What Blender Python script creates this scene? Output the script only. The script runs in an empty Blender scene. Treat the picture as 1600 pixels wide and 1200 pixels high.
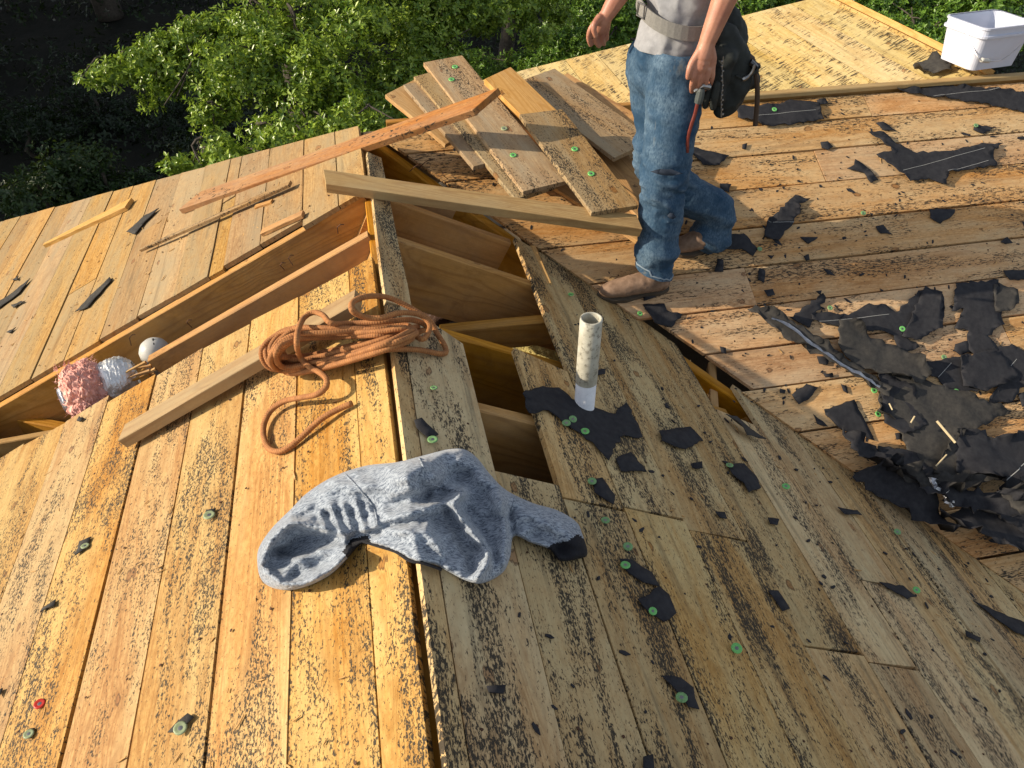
import bpy, bmesh, math, random
import numpy as np
from mathutils import Vector, Matrix, geometry, noise
random.seed(7); rng = np.random.default_rng(7)
scene = bpy.context.scene

# ---------------------------------------------------------------- camera, sky, sun, exposure
H = 1.25                     # camera height above the ridge, metres
PITCH = math.radians(40); YAW = math.radians(11.2)
cam_d = bpy.data.cameras.new('camera'); cam = bpy.data.objects.new('camera', cam_d)
scene.collection.objects.link(cam); scene.camera = cam
cam_d.sensor_width = 36; cam_d.lens = 27.0; cam_d.clip_start = .05; cam_d.clip_end = 400
cam.location = (0, 0, H); cam.rotation_euler = (math.radians(50), 0, -YAW)

SUN = Vector((-1, .094, .444)).normalized()
el = math.asin(SUN.z); az = math.atan2(SUN.x, SUN.y)
world = bpy.data.worlds.new('World'); scene.world = world; world.use_nodes = True
wn = world.node_tree; sky = wn.nodes.new('ShaderNodeTexSky'); sky.sky_type = 'NISHITA'
sky.sun_disc = False; sky.sun_elevation = el; sky.sun_rotation = az
bg = wn.nodes['Background']; hsv = wn.nodes.new('ShaderNodeHueSaturation'); hsv.inputs['Saturation'].default_value = .45; wn.links.new(sky.outputs[0], hsv.inputs['Color']); wn.links.new(hsv.outputs[0], bg.inputs[0]); bg.inputs[1].default_value = .15
sd = bpy.data.lights.new('sun', 'SUN'); sd.energy = 4.9; sd.angle = math.radians(.5); sd.color = (1, .86, .66)
so = bpy.data.objects.new('sun', sd); scene.collection.objects.link(so); so.location = (-5, 2, 6)
so.rotation_euler = (-SUN).to_track_quat('-Z', 'Y').to_euler()
scene.view_settings.view_transform = 'Standard'; scene.view_settings.look = 'None'
scene.view_settings.exposure = .40; scene.view_settings.gamma = 1

# ---------------------------------------------------------------- helpers
C = scene.collection
cP, sP = math.cos(PITCH), math.sin(PITCH); cY, sY = math.cos(YAW), math.sin(YAW)
PR = math.atan(.5); cR, sR = math.cos(PR), math.sin(PR)
YA = 2.6 * H                 # the L's corner: both ridges meet at (0, YA, 0)
XW = 2.4 * H                 # ridge of the rear wing
def ray(px, py):
    a, b = px - 800, py - 600
    dn = b * cP + 1200 * sP; fw = -b * sP + 1200 * cP
    return Vector((cY * a + sY * fw, cY * fw - sY * a, -dn))
def hit(px, py, n, d):
    r = ray(px, py); n = Vector(n); return Vector((0, 0, H)) + r * ((d - n.z * H) / n.dot(r))
def onL(x, y, h=0): return hit(x, y, (-.5, 0, 1), h)
def onR(x, y, h=0): return hit(x, y, (.5, 0, 1), h)
def onM(x, y, h=0): return hit(x, y, (0, -.5, 1), -.5 * YA + h)
def onW(x, y, h=0): return hit(x, y, (-.5, 0, 1), -.5 * XW + h)
def onZ(x, y, z): return hit(x, y, (0, 0, 1), z)
def onG(x, y, h=0):          # near gable, either side of its ridge
    p = onL(x, y, h)
    return p if p.x < 0 else onR(x, y, h)
def far(x, y, f):            # point on a line of sight at horizontal distance f
    r = ray(x, y); fw = sY * r.x + cY * r.y
    return Vector((0, 0, H)) + r * (f / fw)
def frame(origin, along, n):
    x = Vector(along).normalized(); z = Vector(n).normalized(); y = z.cross(x).normalized(); z = x.cross(y)
    return Matrix(((x.x, y.x, z.x, origin[0]), (x.y, y.y, z.y, origin[1]), (x.z, y.z, z.z, origin[2]), (0, 0, 0, 1)))

def tag(o, label=None, cat=None, group=None, kind=None):
    if label: o['label'] = label
    if cat: o['category'] = cat
    if group: o['group'] = group
    if kind: o['kind'] = kind
    return o
def empty(name, loc, label, cat, group=None):
    o = bpy.data.objects.new(name, None); C.objects.link(o); o.location = loc; o.empty_display_size = .1
    return tag(o, label, cat, group)
WM = {}                      # world matrices of what has been placed
def place(o, parent=None, M=None):
    M = M or Matrix.Identity(4)
    C.objects.link(o) if o.name not in C.objects else None
    WM[o.name] = M
    if parent:
        o.parent = parent
        pm = WM.get(parent.name) or Matrix.Translation(parent.location)
        o.matrix_basis = pm.inverted() @ M
    else: o.matrix_basis = M
    return o
def mesh(name, v, f, mat, smooth=False, mats=None, mi=None, uv=None):
    me = bpy.data.meshes.new(name); me.from_pydata([tuple(p) for p in v], [], f)
    for m in (mats or [mat]): me.materials.append(m)
    if mi is not None: me.polygons.foreach_set('material_index', mi)
    if smooth: me.polygons.foreach_set('use_smooth', [True] * len(f))
    if uv is not None:
        l = me.uv_layers.new(name='UVMap'); idx = np.empty(len(me.loops), dtype=np.int32); me.loops.foreach_get('vertex_index', idx)
        l.data.foreach_set('uv', np.asarray(uv, dtype=np.float32)[idx].ravel())
    me.update(); return me
def obj(name, me, parent=None, M=None): return place(bpy.data.objects.new(name, me), parent, M)
def bake(o):                 # apply modifiers
    dg = bpy.context.evaluated_depsgraph_get(); me = bpy.data.meshes.new_from_object(o.evaluated_get(dg)); o.modifiers.clear(); o.data = me
def centre_obj(name, v, f, mat, parent=None, **k):   # mesh in world coordinates with its origin at its own centre
    v = [Vector(p) for p in v]; c = sum(v, Vector()) / len(v)
    return obj(name, mesh(name, [p - c for p in v], f, mat, **k), parent, Matrix.Translation(c))

# ---------------------------------------------------------------- materials
class NT:
    def __init__(s, name):
        s.m = bpy.data.materials.new(name); s.m.use_nodes = True; s.t = s.m.node_tree; s.b = s.t.nodes['Principled BSDF']
    def n(s, typ, **k):
        o = s.t.nodes.new('ShaderNode' + typ)
        for a, v in k.items():
            if a.startswith('i_'):
                key = a[2:]; key = int(key) if key.isdigit() else key.replace('_', ' ')
                s.set(o.inputs[key], v)
            else: setattr(o, a, v)
        return o
    def set(s, sock, v):
        if hasattr(v, 'is_output') or isinstance(v, bpy.types.NodeSocket): s.t.links.new(v, sock)
        else: sock.default_value = v
    def math(s, op, a, b=0., c=0.):
        o = s.n('Math', operation=op); s.set(o.inputs[0], a); s.set(o.inputs[1], b); s.set(o.inputs[2], c); return o.outputs[0]
    def vscale(s, v, sc, add=None):
        o = s.n('Mapping'); s.set(o.inputs[0], v); o.inputs['Scale'].default_value = sc; return o.outputs[0]
    def noise(s, v, scale=1., detail=2., rough=.5, dist=0.):
        o = s.n('TexNoise'); s.set(o.inputs['Vector'], v); o.inputs['Scale'].default_value = scale
        o.inputs['Detail'].default_value = detail; o.inputs['Roughness'].default_value = rough; o.inputs['Distortion'].default_value = dist
        return o.outputs[0]
    def ramp(s, f, stops):
        o = s.n('ValToRGB'); s.set(o.inputs[0], f); e = o.color_ramp.elements
        while len(e) < len(stops): e.new(.5)
        for i, (p, c) in enumerate(stops):
            e[i].position = p; e[i].color = (c, c, c, 1) if isinstance(c, (int, float)) else (*c, 1)
        return o.outputs[0]
    def mix(s, f, a, b, mode='MIX'):
        o = s.n('Mix', data_type='RGBA', blend_type=mode); s.set(o.inputs[0], f)
        for k, v in ((6, a), (7, b)): s.set(o.inputs[k], (*v, 1) if isinstance(v, tuple) and len(v) == 3 else v)
        return o.outputs[2]
    def bump(s, h, strength=.3, dist=.002):
        o = s.n('Bump'); s.set(o.inputs['Height'], h); o.inputs['Strength'].default_value = strength; o.inputs['Distance'].default_value = dist
        s.t.links.new(o.outputs[0], s.b.inputs['Normal'])
    def col(s, c): s.set(s.b.inputs['Base Color'], (*c, 1) if isinstance(c, tuple) else c)

def wood(name, light, mid, dark, speck=.5, spk_scale=(95, 170, 60), weather=.5, grey=(.36, .31, .22), knots=.55, rough=.75, hue=.12, streak=0.):
    t = NT(name); oi = t.n('ObjectInfo'); tc = t.n('TexCoord')
    off = t.n('VectorMath', operation='MULTIPLY_ADD')
    cmb = t.n('CombineXYZ'); r = oi.outputs['Random']
    t.set(cmb.inputs[0], t.math('MULTIPLY', r, 61.)); t.set(cmb.inputs[1], t.math('MULTIPLY', r, 37.)); t.set(cmb.inputs[2], t.math('MULTIPLY', r, 13.))
    off.operation = 'ADD'; t.set(off.inputs[0], tc.outputs['Object']); t.set(off.inputs[1], cmb.outputs[0]); V = off.outputs[0]
    r2 = t.math('FRACT', t.math('MULTIPLY', r, 7.31)); r3 = t.math('FRACT', t.math('MULTIPLY', r, 23.7))
    # knots
    kv = t.vscale(t.mix(.035, V, t.n('TexNoise', i_Scale=14.).outputs[1]), (3.6, 6.8, 1.5))
    vo = t.n('TexVoronoi'); vo.inputs['Scale'].default_value = 1.; t.set(vo.inputs['Vector'], kv); vo.voronoi_dimensions = '2D'
    sx = t.n('SeparateColor'); t.set(sx.inputs[0], vo.outputs['Color'])
    gate = t.math('GREATER_THAN', sx.outputs[0], 1 - knots); d = t.math('ADD', vo.outputs['Distance'], t.math('MULTIPLY', t.noise(V, 60, 2), .03))
    size = t.math('MULTIPLY_ADD', sx.outputs[1], .055, .028)
    kin = t.math('MULTIPLY', t.math('LESS_THAN', d, size), gate)
    kring = t.math('MULTIPLY', t.math('COMPARE', d, size, .011), gate)
    pull = t.math('MULTIPLY', t.math('MULTIPLY', t.math('POWER', t.math('MAXIMUM', t.math('SUBTRACT', 1., t.math('MULTIPLY', d, 2.4)), 0.), 3.), gate), 3.)
    # growth rings
    gv = t.vscale(V, (.4, 7., 3.)); big = t.noise(gv, 1., 2, .5, .4)
    ringf = t.math('ADD', t.math('MULTIPLY', big, 26.), pull)
    rings = t.math('MULTIPLY_ADD', t.math('SINE', t.math('MULTIPLY', ringf, 6.283)), .5, .5)
    fib = t.noise(t.vscale(V, (9, 260, 260)), 1., 3, .6)
    wz = t.noise(t.vscale(V, (1.3, 9, 3)), 1., 3, .6)
    base = t.mix(t.math('MULTIPLY_ADD', wz, 1.6, -.35), mid, light)
    m2 = t.ramp(t.noise(t.vscale(V, (9, 26, 12)), 1., 5, .72, .6), [(.38, 0), (.62, 1)])
    base = t.mix(t.math('MULTIPLY', m2, .45), base, mid)
    base = t.mix(t.math('MULTIPLY', t.math('POWER', rings, 3.), .5), base, dark)
    base = t.mix(t.math('MULTIPLY_ADD', fib, .7, -.2), base, dark)
    # weathering
    st2 = t.ramp(t.noise(t.vscale(V, (4.5, 15, 6)), 1., 5, .7, .8), [(.50, 0), (.68, 1)]); base = t.mix(t.math('MULTIPLY', st2, .5), base, tuple(x * .72 for x in dark))
    fm = t.noise(t.vscale(V, (48, 95, 60)), 1., 4, .75); base = t.mix(t.ramp(fm, [(.42, .42 if speck > 0 else .15), (.58, 0)]), base, tuple(x * .8 for x in dark))
    wm = t.math('MULTIPLY', t.ramp(t.noise(t.vscale(V, (1.1, 5.5, 3)), 1., 5, .65, .3), [(.40, 0), (.58, 1)]), weather)
    mott = t.noise(t.vscale(V, (22, 34, 30)), 1., 4, .7)
    base = t.mix(t.math('MULTIPLY', wm, t.math('MULTIPLY_ADD', mott, 1.2, .2)), base, grey)
    if streak:
        st = t.ramp(t.noise(t.vscale(V, (1.6, 30, 3)), 1., 4, .6), [(.56, 0), (.68, 1)]); base = t.mix(t.math('MULTIPLY', st, streak), base, (.045, .042, .03))
    base = t.mix(t.math('MULTIPLY', kin, .62), base, (.24, .10, .035)); base = t.mix(t.math('MULTIPLY', kring, .6), base, (.06, .03, .015))
    # black specks left by the felt
    sm = t.ramp(t.noise(t.vscale(V, (1.7, 9, 3)), 1., 4, .65, .8), [(.44, 0), (.60, 1)])
    sn = t.noise(t.vscale(V, spk_scale), 1., 4, .72, .5)
    dens = t.math('MULTIPLY_ADD', sm, .135 * speck + .03, t.math('MULTIPLY_ADD', r2, .04, .288 + .058 * speck))
    sp = t.n('Clamp', i_Value=t.math('MULTIPLY', t.math('SUBTRACT', t.math('ADD', dens, .012), sn), 38.)).outputs[0]
    halo = t.math('LESS_THAN', sn, t.math('ADD', dens, .035))
    if speck > 0: base = t.mix(t.math('MULTIPLY', halo, .38), base, (.16, .09, .035))
    if speck > 0: base = t.mix(t.math('MULTIPLY', sp, .93), base, (.022, .02, .016))
    hs = t.n('HueSaturation'); t.set(hs.inputs['Hue'], t.math('MULTIPLY_ADD', r3, .007, .4965)); t.set(hs.inputs['Saturation'], t.math('MULTIPLY_ADD', r2, .22, .95))
    t.set(hs.inputs['Value'], t.math('MULTIPLY_ADD', r, 2 * hue, 1 - hue)); t.set(hs.inputs['Color'], base)
    t.col(hs.outputs[0]); t.b.inputs['Roughness'].default_value = rough; t.b.inputs['Specular IOR Level'].default_value = .3
    t.bump(t.math('SUBTRACT', t.math('ADD', t.math('MULTIPLY', fib, .6), t.math('MULTIPLY', rings, .25)), t.math('MULTIPLY', sp if speck > 0 else 0., -.4)), .5, .0015)
    return t.m
def plain(name, c, rough=.6, metal=0., nz=.25, scale=30, bump=.15, spec=.4, c2=None, bd=.002):
    t = NT(name); tc = t.n('TexCoord'); f = t.noise(tc.outputs['Object'], scale, 4, .6)
    c2 = c2 or tuple(x * (1 - nz) for x in c)
    t.col(t.mix(t.ramp(f, [(.3, 0), (.7, 1)]), c2, c)); t.b.inputs['Roughness'].default_value = rough; t.b.inputs['Metallic'].default_value = metal
    t.b.inputs['Specular IOR Level'].default_value = spec
    if bump: t.bump(f, bump, bd)
    return t.m

LIGHT, MID, DARK = (.60, .40, .165), (.47, .255, .085), (.29, .12, .03)
deckL = wood('sheathing_left', LIGHT, MID, DARK, speck=.78, spk_scale=(105, 190, 60), weather=.6, grey=(.60, .46, .22), hue=.13, streak=.08)
deckR = wood('sheathing_right', (.60, .44, .235), (.52, .33, .15), (.32, .17, .065), speck=.95, spk_scale=(85, 220, 60), weather=.75, grey=(.58, .48, .28), streak=.45, hue=.15)
deckM = wood('sheathing_main', (.72, .49, .26), (.62, .355, .155), (.40, .18, .06), speck=.72, spk_scale=(50, 210, 60), weather=.5, grey=(.64, .53, .34), streak=.2)
deckU = wood('sheathing_upper', (.52, .36, .17), (.43, .265, .105), (.28, .14, .045), speck=.3, spk_scale=(60, 110, 60), weather=.85, grey=(.30, .23, .13), streak=.3)
deckW = wood('sheathing_wing', (.58, .47, .24), (.50, .37, .16), (.36, .23, .08), speck=.72, spk_scale=(90, 16, 60), weather=.7, grey=(.50, .42, .24), streak=.2)
fresh = wood('fresh_lumber', (.60, .41, .20), (.54, .33, .14), (.38, .19, .06), speck=0, weather=.15, knots=.5)
stud = wood('rafter_lumber', (.58, .335, .12), (.50, .255, .072), (.28, .12, .03), speck=0, weather=.25, knots=.4)
oldb = wood('weathered_board', (.47, .34, .185), (.40, .26, .125), (.27, .15, .065), speck=.8, spk_scale=(110, 190, 60), weather=.9, grey=(.34, .275, .18), streak=.15)
dimL = wood('dimension_lumber', (.52, .37, .17), (.43, .27, .105), (.27, .14, .05), speck=0, weather=.6, grey=(.40, .31, .17), knots=.25)
felt = plain('roofing_felt', (.032, .032, .036), .85, nz=.45, scale=45, bump=.5, spec=.25, c2=(.016, .016, .02))
felt2 = plain('weathered_felt', (.060, .056, .050), .9, nz=.45, scale=60, bump=.6, spec=.2, c2=(.035, .033, .032))
chalk = plain('chalk_line', (.42, .42, .40), .9)
capg = plain('green_plastic_cap', (.16, .48, .13), .35, nz=.15, bump=0)
capd = plain('dull_green_cap', (.34, .40, .22), .5, nz=.3, bump=0)
capr = plain('red_plastic_cap', (.55, .03, .015), .4, nz=.2, bump=0)
steel = plain('nail_steel', (.30, .29, .28), .4, 1., bump=0)
rustn = plain('rusty_nail', (.10, .05, .03), .7, .6)
alum = plain('aluminium_foil', (.86, .86, .84), .42, .75, nz=.1, scale=60, bump=.9, bd=.006)
flash_m = plain('flashing_metal', (.5, .5, .52), .3, 1., nz=.3, scale=70, bump=.8, bd=.004)

# ---------------------------------------------------------------- the house
house = empty('house', (1.5, 3, -4.6), 'wood-framed house, its stripped gable roof sheathed in bare speckled planks', 'house')
WM[house.name] = Matrix.Translation(house.location)
FL = frame((0, 0, 0), (0, 1, 0), (-sR, 0, cR)); FR = frame((0, 0, 0), (0, 1, 0), (sR, 0, cR))
FM = frame((0, YA, 0), (1, 0, 0), (0, -sR, cR)); FW = frame((XW, 0, 0), (0, 1, 0), (-sR, 0, cR))
FWR = frame((XW, 0, 0), (0, 1, 0), (sR, 0, cR)); FB = frame((0, YA, 0), (1, 0, 0), (0, .625, 1))
def plank(F, ysign, poly, mat, th=.019, parent=house, name='plank', lift=None, jag=.0016, tilt=None):
    """poly: (along, down) corners; prism with slightly uneven edges"""
    pts = []
    for i, (a, u) in enumerate(poly):
        b, w = poly[(i + 1) % len(poly)]; L_ = math.hypot(b - a, w - u); n = 5 if L_ > .9 else (3 if L_ > .4 else 1)
        for k in range(n):
            f = k / n; q = (a + (b - a) * f, u + (w - u) * f)
            pts.append((q[0] + random.uniform(-jag, jag) * (1 if k else .5), q[1] + random.uniform(-jag, jag)))
    cx = sum(p[0] for p in pts) / len(pts); cy = sum(p[1] for p in pts) / len(pts)
    P = [(p[0] - cx, ysign * (p[1] - cy)) for p in pts]
    if ysign < 0: P = P[::-1]
    # ensure counter clockwise
    if sum(P[i][0] * P[(i + 1) % len(P)][1] - P[(i + 1) % len(P)][0] * P[i][1] for i in range(len(P))) < 0: P = P[::-1]
    n = len(P); v = [(x, y, 0) for x, y in P] + [(x, y, -th) for x, y in P]
    f = [tuple(range(n)), tuple(range(2 * n - 1, n - 1, -1))] + [(i, n + i, n + (i + 1) % n, (i + 1) % n) for i in range(n)]
    lift = random.uniform(-.004, .002) if lift is None else lift
    t = random.uniform(-.012, .012) if tilt is None else tilt
    M = F @ Matrix.Translation((cx, ysign * cy, lift)) @ Matrix.Rotation(t, 4, 'X')
    return obj(name, mesh(name, v, f, mat), parent, M)
G = .0022                    # half a gap between planks
# left slope, lower part (down to the camera and behind it) and upper part beyond the opening
eL = [.025, .116, .305, .497, .692, .886, 1.09, 1.28, 1.475, 1.66, 1.85, 2.04, 2.23, 2.42, 2.61, 2.8, 2.99, 3.18, 3.37, 3.56]
topL = [2.19, 2.185, 2.20, 2.205, 2.21, 2.215, 2.24, 2.235, 2.245, 2.25]
for i in range(len(eL) - 1):
    top = topL[i] if i < len(topL) else 2.7
    if i == 1: top = 2.19
    a, b = eL[i] + G, eL[i + 1] - G - (.004 if i in (2, 4) else 0)
    cuts = [-1.6, top]
    if i in (3, 6): cuts = [-1.6, .42 if i == 3 else .3, top]
    if i == 2: cuts = [-1.6, 1.90, top]
    for k in range(len(cuts) - 1):
        if i == 2 and k == 0:
            plank(FL, 1, [(cuts[k], a), (cuts[k + 1] - .02, a), (cuts[k + 1] + .02, b), (cuts[k], b)], deckL)
        else: plank(FL, 1, [(cuts[k] + .002, a), (cuts[k + 1] - .002 + random.uniform(-.01, .01), a), (cuts[k + 1] - .002 + random.uniform(-.01, .01), b), (cuts[k] + .002, b)], deckL)
def hipY(u): x = u * cR; return YA + .02 + .80 * x
eU = [.02, .14, .30, .49, .66, .73, .90, 1.075, 1.26, 1.44, 1.61, 1.80, 1.98, 2.16, 2.35, 2.53, 2.72, 2.9, 3.1, 3.3, 3.5]
for i in range(len(eU) - 1):
    a, b = eU[i] + G, eU[i + 1] - G; y0 = 2.70 + random.uniform(-.012, .012)
    if i < 2: y0 = 2.66
    cut = [y0, None]
    if i in (4, 9): cut = [y0, y0 + .62, None]
    if i in (7,): cut = [y0, y0 + .85, None]
    for k in range(len(cut) - 1):
        c0 = cut[k] + .002; c1 = cut[k + 1]
        if c1: plank(FL, 1, [(c0, a), (c1, a), (c1, b), (c0, b)], deckU)
        else: plank(FL, 1, [(c0, a), (hipY(a), a), (hipY(b), b), (c0, b)], deckU)
# right slope of the near gable
def valY(u): return YA + .07 - u * cR
eR = [.002, .045, .235, .415, .600, .80, 1.01, 1.22, 1.41, 1.60, 1.79, 1.98, 2.17, 2.36, 2.55, 2.74, 2.93, 3.12, 3.31, 3.5]
strip = plank(FR, -1, [(1.9, .002), (2.98, .004), (2.97, .062), (2.3, .075), (1.9, .085)], deckR, lift=.001)
for i in range(len(eR) - 1):
    a, b = eR[i] + G, eR[i + 1] - G; ta, tb = valY(a) - .02, valY(b) - .02
    if i == 0: ta = tb = 1.89
    if i == 1: ta, tb = 1.93, 1.79
    if i == 2: ta, tb = 1.275, 1.268
    if i == 3: ta, tb = 1.85, 1.80
    if i == 4: ta, tb = 2.665, 2.56
    if i == 7: ta, tb = 1.83, 1.79
    j = {4: [1.235], 5: [1.20], 6: [.872], 7: [.845], 3: [1.225], 2: [.1], 9: [.4], 8: [1.13], 10: [.75]}.get(i, [])
    cuts = [-1.6] + j + [None]
    for k in range(len(cuts) - 1):
        c0, c1 = cuts[k] + .003, cuts[k + 1]
        if c1 is not None: plank(FR, -1, [(c0, a), (c1 - .003, a), (c1 - .003 - (.006 if j else 0), b), (c0, b)], deckR)
        else: plank(FR, -1, [(c0, a), (ta, a), (tb, b), (c0, b)], deckR)
# main slope facing the camera: planks run left to right from the valley
eM = [.03, .167, .327, .501, .696, .881, 1.061, 1.242, 1.41, 1.60, 1.78, 1.97, 2.15, 2.34, 2.52, 2.71, 2.89, 3.08]
for i in range(len(eM) - 1):
    a, b = eM[i] + G * 2.2, eM[i + 1] - G * 1.6; va, vb = a * cR + .012, b * cR + .012
    if i >= 6 and i < 8: va += .055; vb += .055
    cuts = [None] + {0: [2.3, 4.9], 1: [3.4], 2: [1.95, 4.4], 3: [5.2], 4: [2.9], 5: [1.45, 4.1], 6: [3.6], 7: [2.45, 4.6]}.get(i, [3.2]) + [7.0]
    for k in range(len(cuts) - 1):
        c1 = cuts[k + 1] - .002
        if cuts[k] is None: plank(FM, -1, [(va, a), (c1, a), (c1, b), (vb, b)], deckM)
        else: plank(FM, -1, [(cuts[k] + .002, a), (c1, a), (c1, b), (cuts[k] + .002, b)], deckM)
# rear wing, its left slope; boards run with its ridge
eW = [.02, .17, .33, .55, .92, 1.11, 1.32, 1.53, 1.74, 1.95, 2.16, 2.4]
for i in range(len(eW) - 1):
    a, b = eW[i] + .001, eW[i + 1] - .001
    fa, fb = 4.86 + .8 * a, 4.86 + .8 * b
    va, vb = YA - (-a * cR) * 1.0 - 0 , YA + b * cR
    va, vb = YA + .02 + (0 if i < 1 else 0), YA + .02
    lo = lambda u: YA + .03 + max(0, (u - 1.2)) * 0
    plank(FW, 1, [(lo(a), a), (fa, a), (fb, b), (lo(b), b)], deckW, tilt=random.uniform(-.004, .004), lift=.0)
plank(FWR, -1, [(YA + .02, .0), (4.85, .0), (6.2, 1.7), (YA + .02, 1.7)], deckW, name='sheathing_panel')
for s_, w_ in ((0, .09), (.012, .06)):   # cap boards on the wing's ridge
    plank(FWR, -1, [(YA + .03, -.06), (4.8, -.06), (4.8, w_ - .05), (YA + .03, w_ - .05)], fresh, lift=.022 + s_, tilt=0, name='ridge_cap_board')
# hidden back slopes
plank(FB, 1, [(0, .02), (XW * .9, .02), (1.3, 1.7), (-1.6, 1.7)], deckM, name='sheathing_panel', lift=-.03)
plank(FB, 1, [(XW + 1.2, .02), (7, .02), (7, 2.3), (XW + 2.6, 2.3)], deckM, name='sheathing_panel', lift=-.03)
def box_between(name, A, B, w, h, mat, parent=house, up=(0, 0, 1), drop=0., taper=None, segs=1):
    """lumber from A to B; w across, h in the up direction, A and B on the centre of its TOP face"""
    A, B = Vector(A), Vector(B); L_ = (B - A).length; F = frame((A + B) / 2, B - A, up)
    v = []; n = max(1, segs)
    for k in range(n + 1):
        x = -L_ / 2 + L_ * k / n; j = random.uniform(-.001, .001)
        ch = .0035
        v += [(x, -w / 2 + ch, j), (x, w / 2 - ch, j), (x, w / 2, -ch), (x, w / 2, -h), (x, -w / 2, -h), (x, -w / 2, -ch)]
    f = [(5, 4, 3, 2, 1, 0), tuple(range(6 * n, 6 * n + 6))]
    for k in range(n):
        o = 6 * k
        for i in range(6): f.append((o + i, o + (i + 1) % 6, o + 6 + (i + 1) % 6, o + 6 + i))
    return obj(name, mesh(name, v, f, mat), parent, F @ Matrix.Translation((0, 0, -drop)))
# ridge boards
box_between('ridge_board', (-.014, -1.6, -.055), (-.014, 3.2, -.055), .026, .18, stud, segs=8)
box_between('ridge_board', (.1, YA + .018, .006), (7, YA + .018, .006), .034, .2, stud, segs=8)
box_between('ridge_cap_board', (1.35, YA - .008, .018), (7, YA - .008, .018), .045, .019, dimL, segs=8)
def slopeZ(x, s): return -.5 * abs(x)
def rafterL(y, x1=-3.1, x0=-.03, mat=stud, top=-.021, h=.24):
    return box_between('rafter', (x0, y, -.5 * abs(x0) + top), (x1, y, -.5 * abs(x1) + top), .038, h, mat, up=(-sR, 0, cR), segs=4)
def rafterR(y, x1, x0=.012, mat=stud, top=-.021, h=.24):
    return box_between('rafter', (x0, y, -.5 * x0 + top), (x1, y, -.5 * x1 + top), .038, h, mat, up=(sR, 0, cR), segs=4)
rafterL(2.685); rafterL(2.385, x1=-.86); rafterL(2.19, top=-.022)
for y in (3.09, 1.78, 1.37, .96, .55, .14, -.3, -.8, -1.3): rafterL(y)
rafterR(2.345, .82, mat=stud, top=-.012); rafterR(2.66, .52, h=.2); rafterR(1.93, 1.2, top=-.07); rafterR(1.535, 1.62, top=-.021); rafterR(1.25, 1.9, top=-.021, h=.24)
for y in (.85, .45, .05, -.4, -1): rafterR(y, 3.1)
rafterR(2.78, .32, top=-.02)
# valley rafter, blocking, cross pieces seen through the openings
box_between('valley_rafter', (.03, YA - .03, -.05), (2.9, YA - 2.9, -1.47), .04, .26, stud, segs=4)
box_between('blocking', onZ(688, 512, -.32), onZ(862, 496, -.33), .05, .10, stud)
box_between('blocking', (.60, 2.64, -.30), (.60, 2.36, -.30), .038, .2, fresh)
box_between('blocking', (1.30, 2.1, -.72), (1.30, 1.84, -.72), .03, .2, stud, up=(sR, 0, cR))
box_between('blocking', onZ(1113, 566, -.63), onZ(1117, 640, -.66), .03, .22, fresh)
box_between('ceiling_joist', (-2.6, 2.52, -1.10), (-.2, 2.05, -1.06), .038, .14, stud)
box_between('ceiling_joist', onZ(-150, 618, -.86), onZ(118, 668, -.90), .04, .15, stud)
box_between('ceiling_joist', onZ(-60, 700, -.80), onZ(95, 672, -.80), .03, .09, fresh)
box_between('brace', onZ(268, 541, -.52), onZ(345, 528, -.50), .02, .035, stud)
box_between('ceiling_joist', (.1, 2.2, -1.3), (2.4, 1.5, -1.3), .04, .14, stud)
# house shell below: walls, ceiling
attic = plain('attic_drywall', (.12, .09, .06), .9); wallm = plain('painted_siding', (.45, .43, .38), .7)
def bx(name, a, b, mat, parent=house):
    (x0, y0, z0), (x1, y1, z1) = a, b
    v = [(x, y, z) for z in (z0, z1) for y in (y0, y1) for x in (x0, x1)]
    return centre_obj(name, v, [(0, 2, 3, 1), (4, 5, 7, 6), (0, 1, 5, 4), (2, 6, 7, 3), (0, 4, 6, 2), (1, 3, 7, 5)], mat, parent)
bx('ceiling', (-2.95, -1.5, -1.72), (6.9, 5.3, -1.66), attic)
bx('wall', (-3.0, -1.55, -4.6), (-2.9, 5.4, -1.52), wallm); bx('wall', (-2.9, 5.3, -4.6), (1.6, 5.4, -1.45), wallm)
bx('wall', (-2.9, -1.55, -4.6), (2.9, -1.45, -1.5), wallm); bx('wall', (2.9, -1.55, -4.6), (3.0, .4, -1.55), wallm)
bx('wall', (3.0, .3, -4.6), (6.9, .4, -1.55), wallm); bx('wall', (6.8, .4, -4.6), (6.9, 5.3, -1.4), wallm); bx('wall', (1.6, 5.3, -4.6), (6.8, 5.4, -1.5), wallm)

# plastic cap nails left in the sheathing
def cap_mesh(name, m):
    v, f, mi = [], [], []; n = 12
    rs = [(.0125, 0), (.0122, .0022), (.0095, .0026), (.006, .0014), (.0045, .0014)]
    for r, z in rs: v += [(r * math.cos(2 * math.pi * i / n), r * math.sin(2 * math.pi * i / n), z) for i in range(n)]
    for k in range(len(rs) - 1):
        for i in range(n): f.append((k * n + i, k * n + (i + 1) % n, (k + 1) * n + (i + 1) % n, (k + 1) * n + i)); mi.append(0)
    v.append((0, 0, .0028)); 
    for i in range(n): f.append(((len(rs) - 1) * n + i, (len(rs) - 1) * n + (i + 1) % n, len(v) - 1)); mi.append(1)
    return mesh(name, v, f, None, smooth=True, mats=[m, steel], mi=mi)
capg2 = plain('scuffed_green_cap', (.20, .38, .15), .6, nz=.45, scale=200, bump=.3)
cm = {k: cap_mesh('nail_cap', m) for k, m in (('g', capg), ('h', capg2), ('d', capd), ('r', capr))}
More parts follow.
